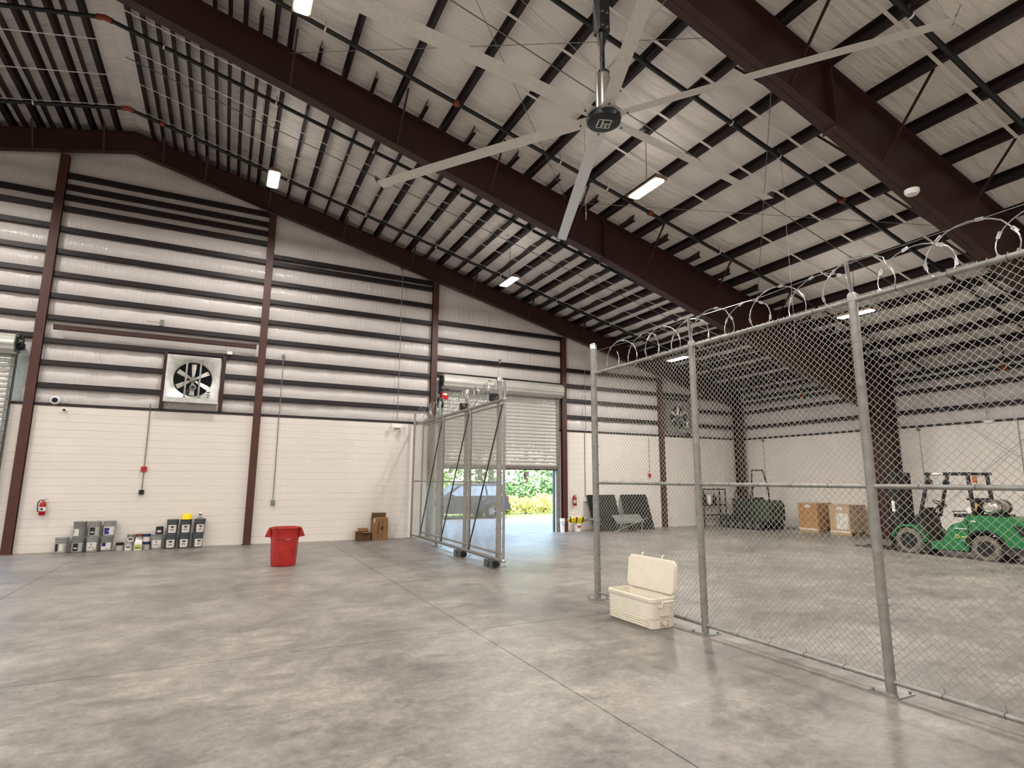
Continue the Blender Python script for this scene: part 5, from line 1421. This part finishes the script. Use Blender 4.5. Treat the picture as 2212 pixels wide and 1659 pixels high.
def tree(x, y, h, rc, mt, bark, label, seed, r=.16, lean=0, n=1100):
    t = empty('tree', (x, y, GZ0), label=label, cat='tree', group='trees beyond the driveway')
    m = MB(); m.tube([(0, 0, 0), (lean*.4, 0, h*.35), (lean, .1, h*.8)], [r, r*.8, r*.45], 10); m.build('trunk', bark, t, smooth=60)
    foliage(rc, rc, h*.3, n, .26, seed, h*.45).build('crown', mt, t)
    R = random.Random(seed)
    for k in range(4):
        a = R.uniform(0, 6); m = MB(); m.cyl((lean*.5, 0, h*.45), (math.cos(a)*rc*.6, math.sin(a)*rc*.6, h*.7), r*.3, r*.1, n=6); m.build('branch', bark, t)
# yellow hedge plants right of the car
for k, (x, y, rx, rz, lb) in enumerate(((14.1, 28.4, .75, .50, 'yellow leafy shrub just behind the car tail'), (15.2, 28.2, .8, .45, 'yellow leafy shrub in the middle of the yellow row'), (16.3, 28.3, .8, .55, 'yellow leafy shrub nearest the right door jamb'), (17.6, 28.6, .9, .55, 'yellow leafy shrub hidden right of the door'), (12.6, 28.9, .8, .4, 'yellow leafy shrub behind the car'))):
    shrub(x, y, rx, rz, L_YEL, lb, 50+k, 900, .10, group='yellow shrubs at the lawn edge')
G_ = 'green shrubs beyond the lawn'
SH = [(15.6, 31.5, 1.5, 1.0, L_GREEN, 'rounded green shrub right behind the yellow shrubs'), (18.0, 31.0, 1.5, 1.1, L_GREEN, 'green shrub behind the yellow shrubs near the jamb'), (13.6, 32.5, 1.3, .9, L_LIME, 'lime green shrub behind the car tailgate'),
      (20.6, 33.0, 1.8, 1.3, L_DARK, 'dark shrub right of the pale trunk'), (11.2, 33.5, 1.5, 1.3, L_LIME, 'lime green shrub above the car roof'), (8.8, 34.0, 1.6, 1.3, L_GREEN, 'green shrub behind the car hood'), (6.0, 33.0, 1.6, 1.2, L_LIME, 'lime shrub behind the left jamb of the open door'),
      (23.0, 36.0, 2.2, 1.6, L_GREEN, 'green shrub far behind at the right'), (-6.5, 27.5, 1.4, 1.3, L_LIME, 'green shrub seen past the left roller door')]
for k, (x, y, rx, rz, mt, lb) in enumerate(SH): shrub(x, y, rx, rz, mt, lb, 80+k, 1100, .17, group=G_)
TR = [(18.6, 38.0, 8.5, 2.6, L_DARK, M_BARK, 'tree with a pale straight trunk right of the car', .22), (16.4, 37.5, 8.0, 2.4, L_DARK, M_BARKD, 'tree with a dark trunk above the tailgate', .2), (10.4, 38.5, 7.5, 2.4, L_GREEN, M_BARK, 'tree with a pale trunk behind the car windshield', .15),
      (13.6, 39.5, 8, 2.6, L_LIME, M_BARK, 'pale-trunked tree with lime leaves behind the gate', .16), (21.5, 40, 9, 3, L_DARK, M_BARKD, 'dark tree at the right edge of the doorway', .25), (25, 43, 9, 3.2, L_GREEN, M_BARKD, 'large tree far right beyond the lawn', .25), (7.2, 41, 8, 3, L_LIME, M_BARKD, 'tree behind the left jamb beyond the lawn', .2), (16, 47, 10, 4, L_GREEN, M_BARKD, 'wide tree farthest behind the doorway', .3), (23, 50, 11, 4.5, L_DARK, M_BARKD, 'broad dark tree farthest right behind the doorway', .3), (10, 50, 11, 4.5, L_DARK, M_BARKD, 'broad dark tree farthest left behind the doorway', .3), (-7, 34, 8, 3, L_GREEN, M_BARKD, 'tree seen past the left roller door', .2)]
for k, (x, y, h, rc, mt, bk, lb, r) in enumerate(TR): tree(x, y, h, rc, mt, bk, lb, 120+k, r, n=1500)
# low undergrowth that closes the view under the crowns
def under():
    m = MB(); R = random.Random(9)
    for k in range(9000):
        x = R.uniform(-30, 34); y = R.uniform(36, 44); z = R.random()*3.4; c = Vector((x, y, GZ0+z)); s = R.uniform(.14, .34)
        a = Vector((R.gauss(0, 1), R.gauss(0, 1), R.gauss(0, .8))).normalized(); b = a.cross(Vector((R.gauss(0, 1), R.gauss(0, 1), R.gauss(0, 1)))).normalized()
        m.add([c-a*s, c+b*s*.45, c+a*s, c-b*s*.45], [(0, 1, 2, 3)])
    tag(m.build('undergrowth', L_GREEN), 'dense green undergrowth below the trees beyond the lawn', 'undergrowth', kind='stuff')
under()
def suv():
    t = empty('car', (10.45, 26.65, GZ0), label='black car with its tailgate raised, parked outside the open roller door', cat='car')
    B = mat('car_black', (44, 44, 50), .16, var=.03); GL = mat('car_glass', (120, 136, 156), .08, .3, var=.03); K = mat('car_trim', (30, 30, 31), .6); CH = mat('car_chrome', (190, 192, 194), .2, .9)
    W = .93
    low = [(2.40, .42), (2.42, .70), (2.34, .98), (2.28, 1.10), (-.95, 1.08), (-1.9, .98), (-2.28, .84), (-2.38, .60), (-2.36, .36), (-1.92, .30)]
    def arch(cx): return [(cx-.42*math.cos(a), .34+.42*math.sin(a)) for a in [PI*k/10 for k in range(11)]]
    prof = low + arch(-1.35)[0:] + [(-.85, .26), (1.0, .26)] + arch(1.49) 
    m = MB(); m.prism(prof, 1, -W, W); m.build('body', B, t)
    # greenhouse tapering inward
    def ring(z, x0, x1, w): return [(x0, -w, z), (x1, -w, z), (x1, w, z), (x0, w, z)]
    m = MB(); m.loft([ring(1.08, -1.0, 2.28, .90), ring(1.60, -.20, 2.18, .74), ring(1.70, .0, 2.10, .68)]); m.build('cabin', B, t)
    for s in (-1, 1):
        def quad(x0, x1, x2, x3):
            z0, z1 = 1.12, 1.57; y0 = s*(.90-.16*(z0-1.08)/.52+.012); y1 = s*(.90-.16*(z1-1.08)/.52+.012)
            mm = MB().add([(x0, y0, z0), (x1, y0, z0), (x2, y1, z1), (x3, y1, z1)], [(0, 1, 2, 3)]); mm.build('side_window', GL, t)
        quad(-.78, .18, .18, -.12); quad(.26, 1.16, 1.12, .26); quad(1.26, 2.02, 1.92, 1.22)
        m = MB(); m.beam((-.85, s*.905, 1.10), (2.1, s*.905, 1.12), .012, .025); m.build('window_trim', CH, t)
        m = MB(); m.beam((-1.0, s*.94, .42), (1.1, s*.94, .42), .03, .10); m.build('side_cladding', K, t)
        m = MB(); m.beam((.22, s*.935, .36), (.22, s*.935, 1.08), .006, .008); m.build('door_seam', K, t); m = MB(); m.beam((1.08, s*.935, .6), (1.2, s*.935, 1.08), .006, .008); m.build('door_seam', K, t)
        for x in (.02, .98): m = MB(); m.beam((x-.1, s*.945, .96), (x+.1, s*.945, .96), .02, .025); m.build('door_handle', CH, t)
        m = MB(); m.cb((-.66, s*1.0, 1.12), (.12, .18, .12)); m.build('mirror', B, t)
        m = MB(); m.beam((-.1, s*.62, 1.74), (1.95, s*.62, 1.74), .03, .03); m.build('roof_rail', CH, t)
        m = MB(); m.cb((2.36, s*.72, 1.0), (.10, .36, .14)); m.build('tail_lamp', M_RED, t)
        for cx in (-1.35, 1.49):
            m = MB(); m.prism([(cx-.46*math.cos(a), .34+.46*math.sin(a)) for a in [PI*k/10 for k in range(11)]]+[(cx-.41*math.cos(a), .34+.41*math.sin(a)) for a in [PI*k/10 for k in range(10, -1, -1)]], 1, min(s*.90, s*.95), max(s*.90, s*.95)); m.build('wheel_arch', K, t)
            m = MB(); m.lathe([(.20, -.11), (.33, -.11), (.36, -.08), (.36, .08), (.33, .11), (.2, .11)], 30, cap=False); m.xf(Matrix.Rotation(PI/2, 4, 'X')); o = m.build('tire', M_RUBBER, t, smooth=40, loc=(cx, s*.82, .36))
            m = MB(); m.lathe([(.22, 0), (.225, .1), (.20, .1), (.19, .06), (0, .04)], 24); m.xf(Matrix.Rotation(PI/2*s, 4, 'X')); m.build('rim', MATS['car_chrome'], o, smooth=40, loc=(0, 0, 0))
            for k in range(5):
                mm = MB().box(.03, .2, -.008 if True else 0, .008, -.03, .03); a = 2*PI*k/5
                sp = mm.build('spoke', CH, o, loc=(0, s*.085, 0), rot=(0, a, 0))
    m = MB(); m.add([(-1.0, -.84, 1.10), (-1.0, .84, 1.10), (-.22, .68, 1.585), (-.22, -.68, 1.585)], [(0, 1, 2, 3)]); m.xf(Matrix.Translation((-.015, 0, .012))); m.build('windshield', GL, t)
    m = MB(); m.cb((2.42, 0, .52), (.14, 1.8, .22)); m.build('rear_bumper', K, t)
    m = MB(); m.cb((-2.36, 0, .50), (.14, 1.8, .24)); m.build('front_bumper', K, t)
    # raised tailgate
    g = MB(); g.loft([[(0, -.68, 0), (0, .68, 0), (0, .68, -.05), (0, -.68, -.05)], [(.45, -.72, .18), (.45, .72, .18), (.45, .72, .10), (.45, -.72, .10)], [(.95, -.80, .04), (.95, .80, .04), (.95, .80, -.04), (.95, -.80, -.04)]])
    go = g.build('tailgate', mat('tailgate_sky_sheen', (196, 202, 210), .2, .3), t, loc=(2.08, 0, 1.72)); MB().add([(.08, -.6, .06), (.42, -.66, .185), (.42, .66, .185), (.08, .6, .06)], [(0, 1, 2, 3)]).build('rear_window', GL, go)  # pale sky reflection put into the tailgate's colour
    for s in (-1, 1): m = MB(); m.cyl((2.15, s*.7, 1.35), (2.6, s*.72, 1.8), .012, n=6); m.build('gas_strut', K, t)
suv()
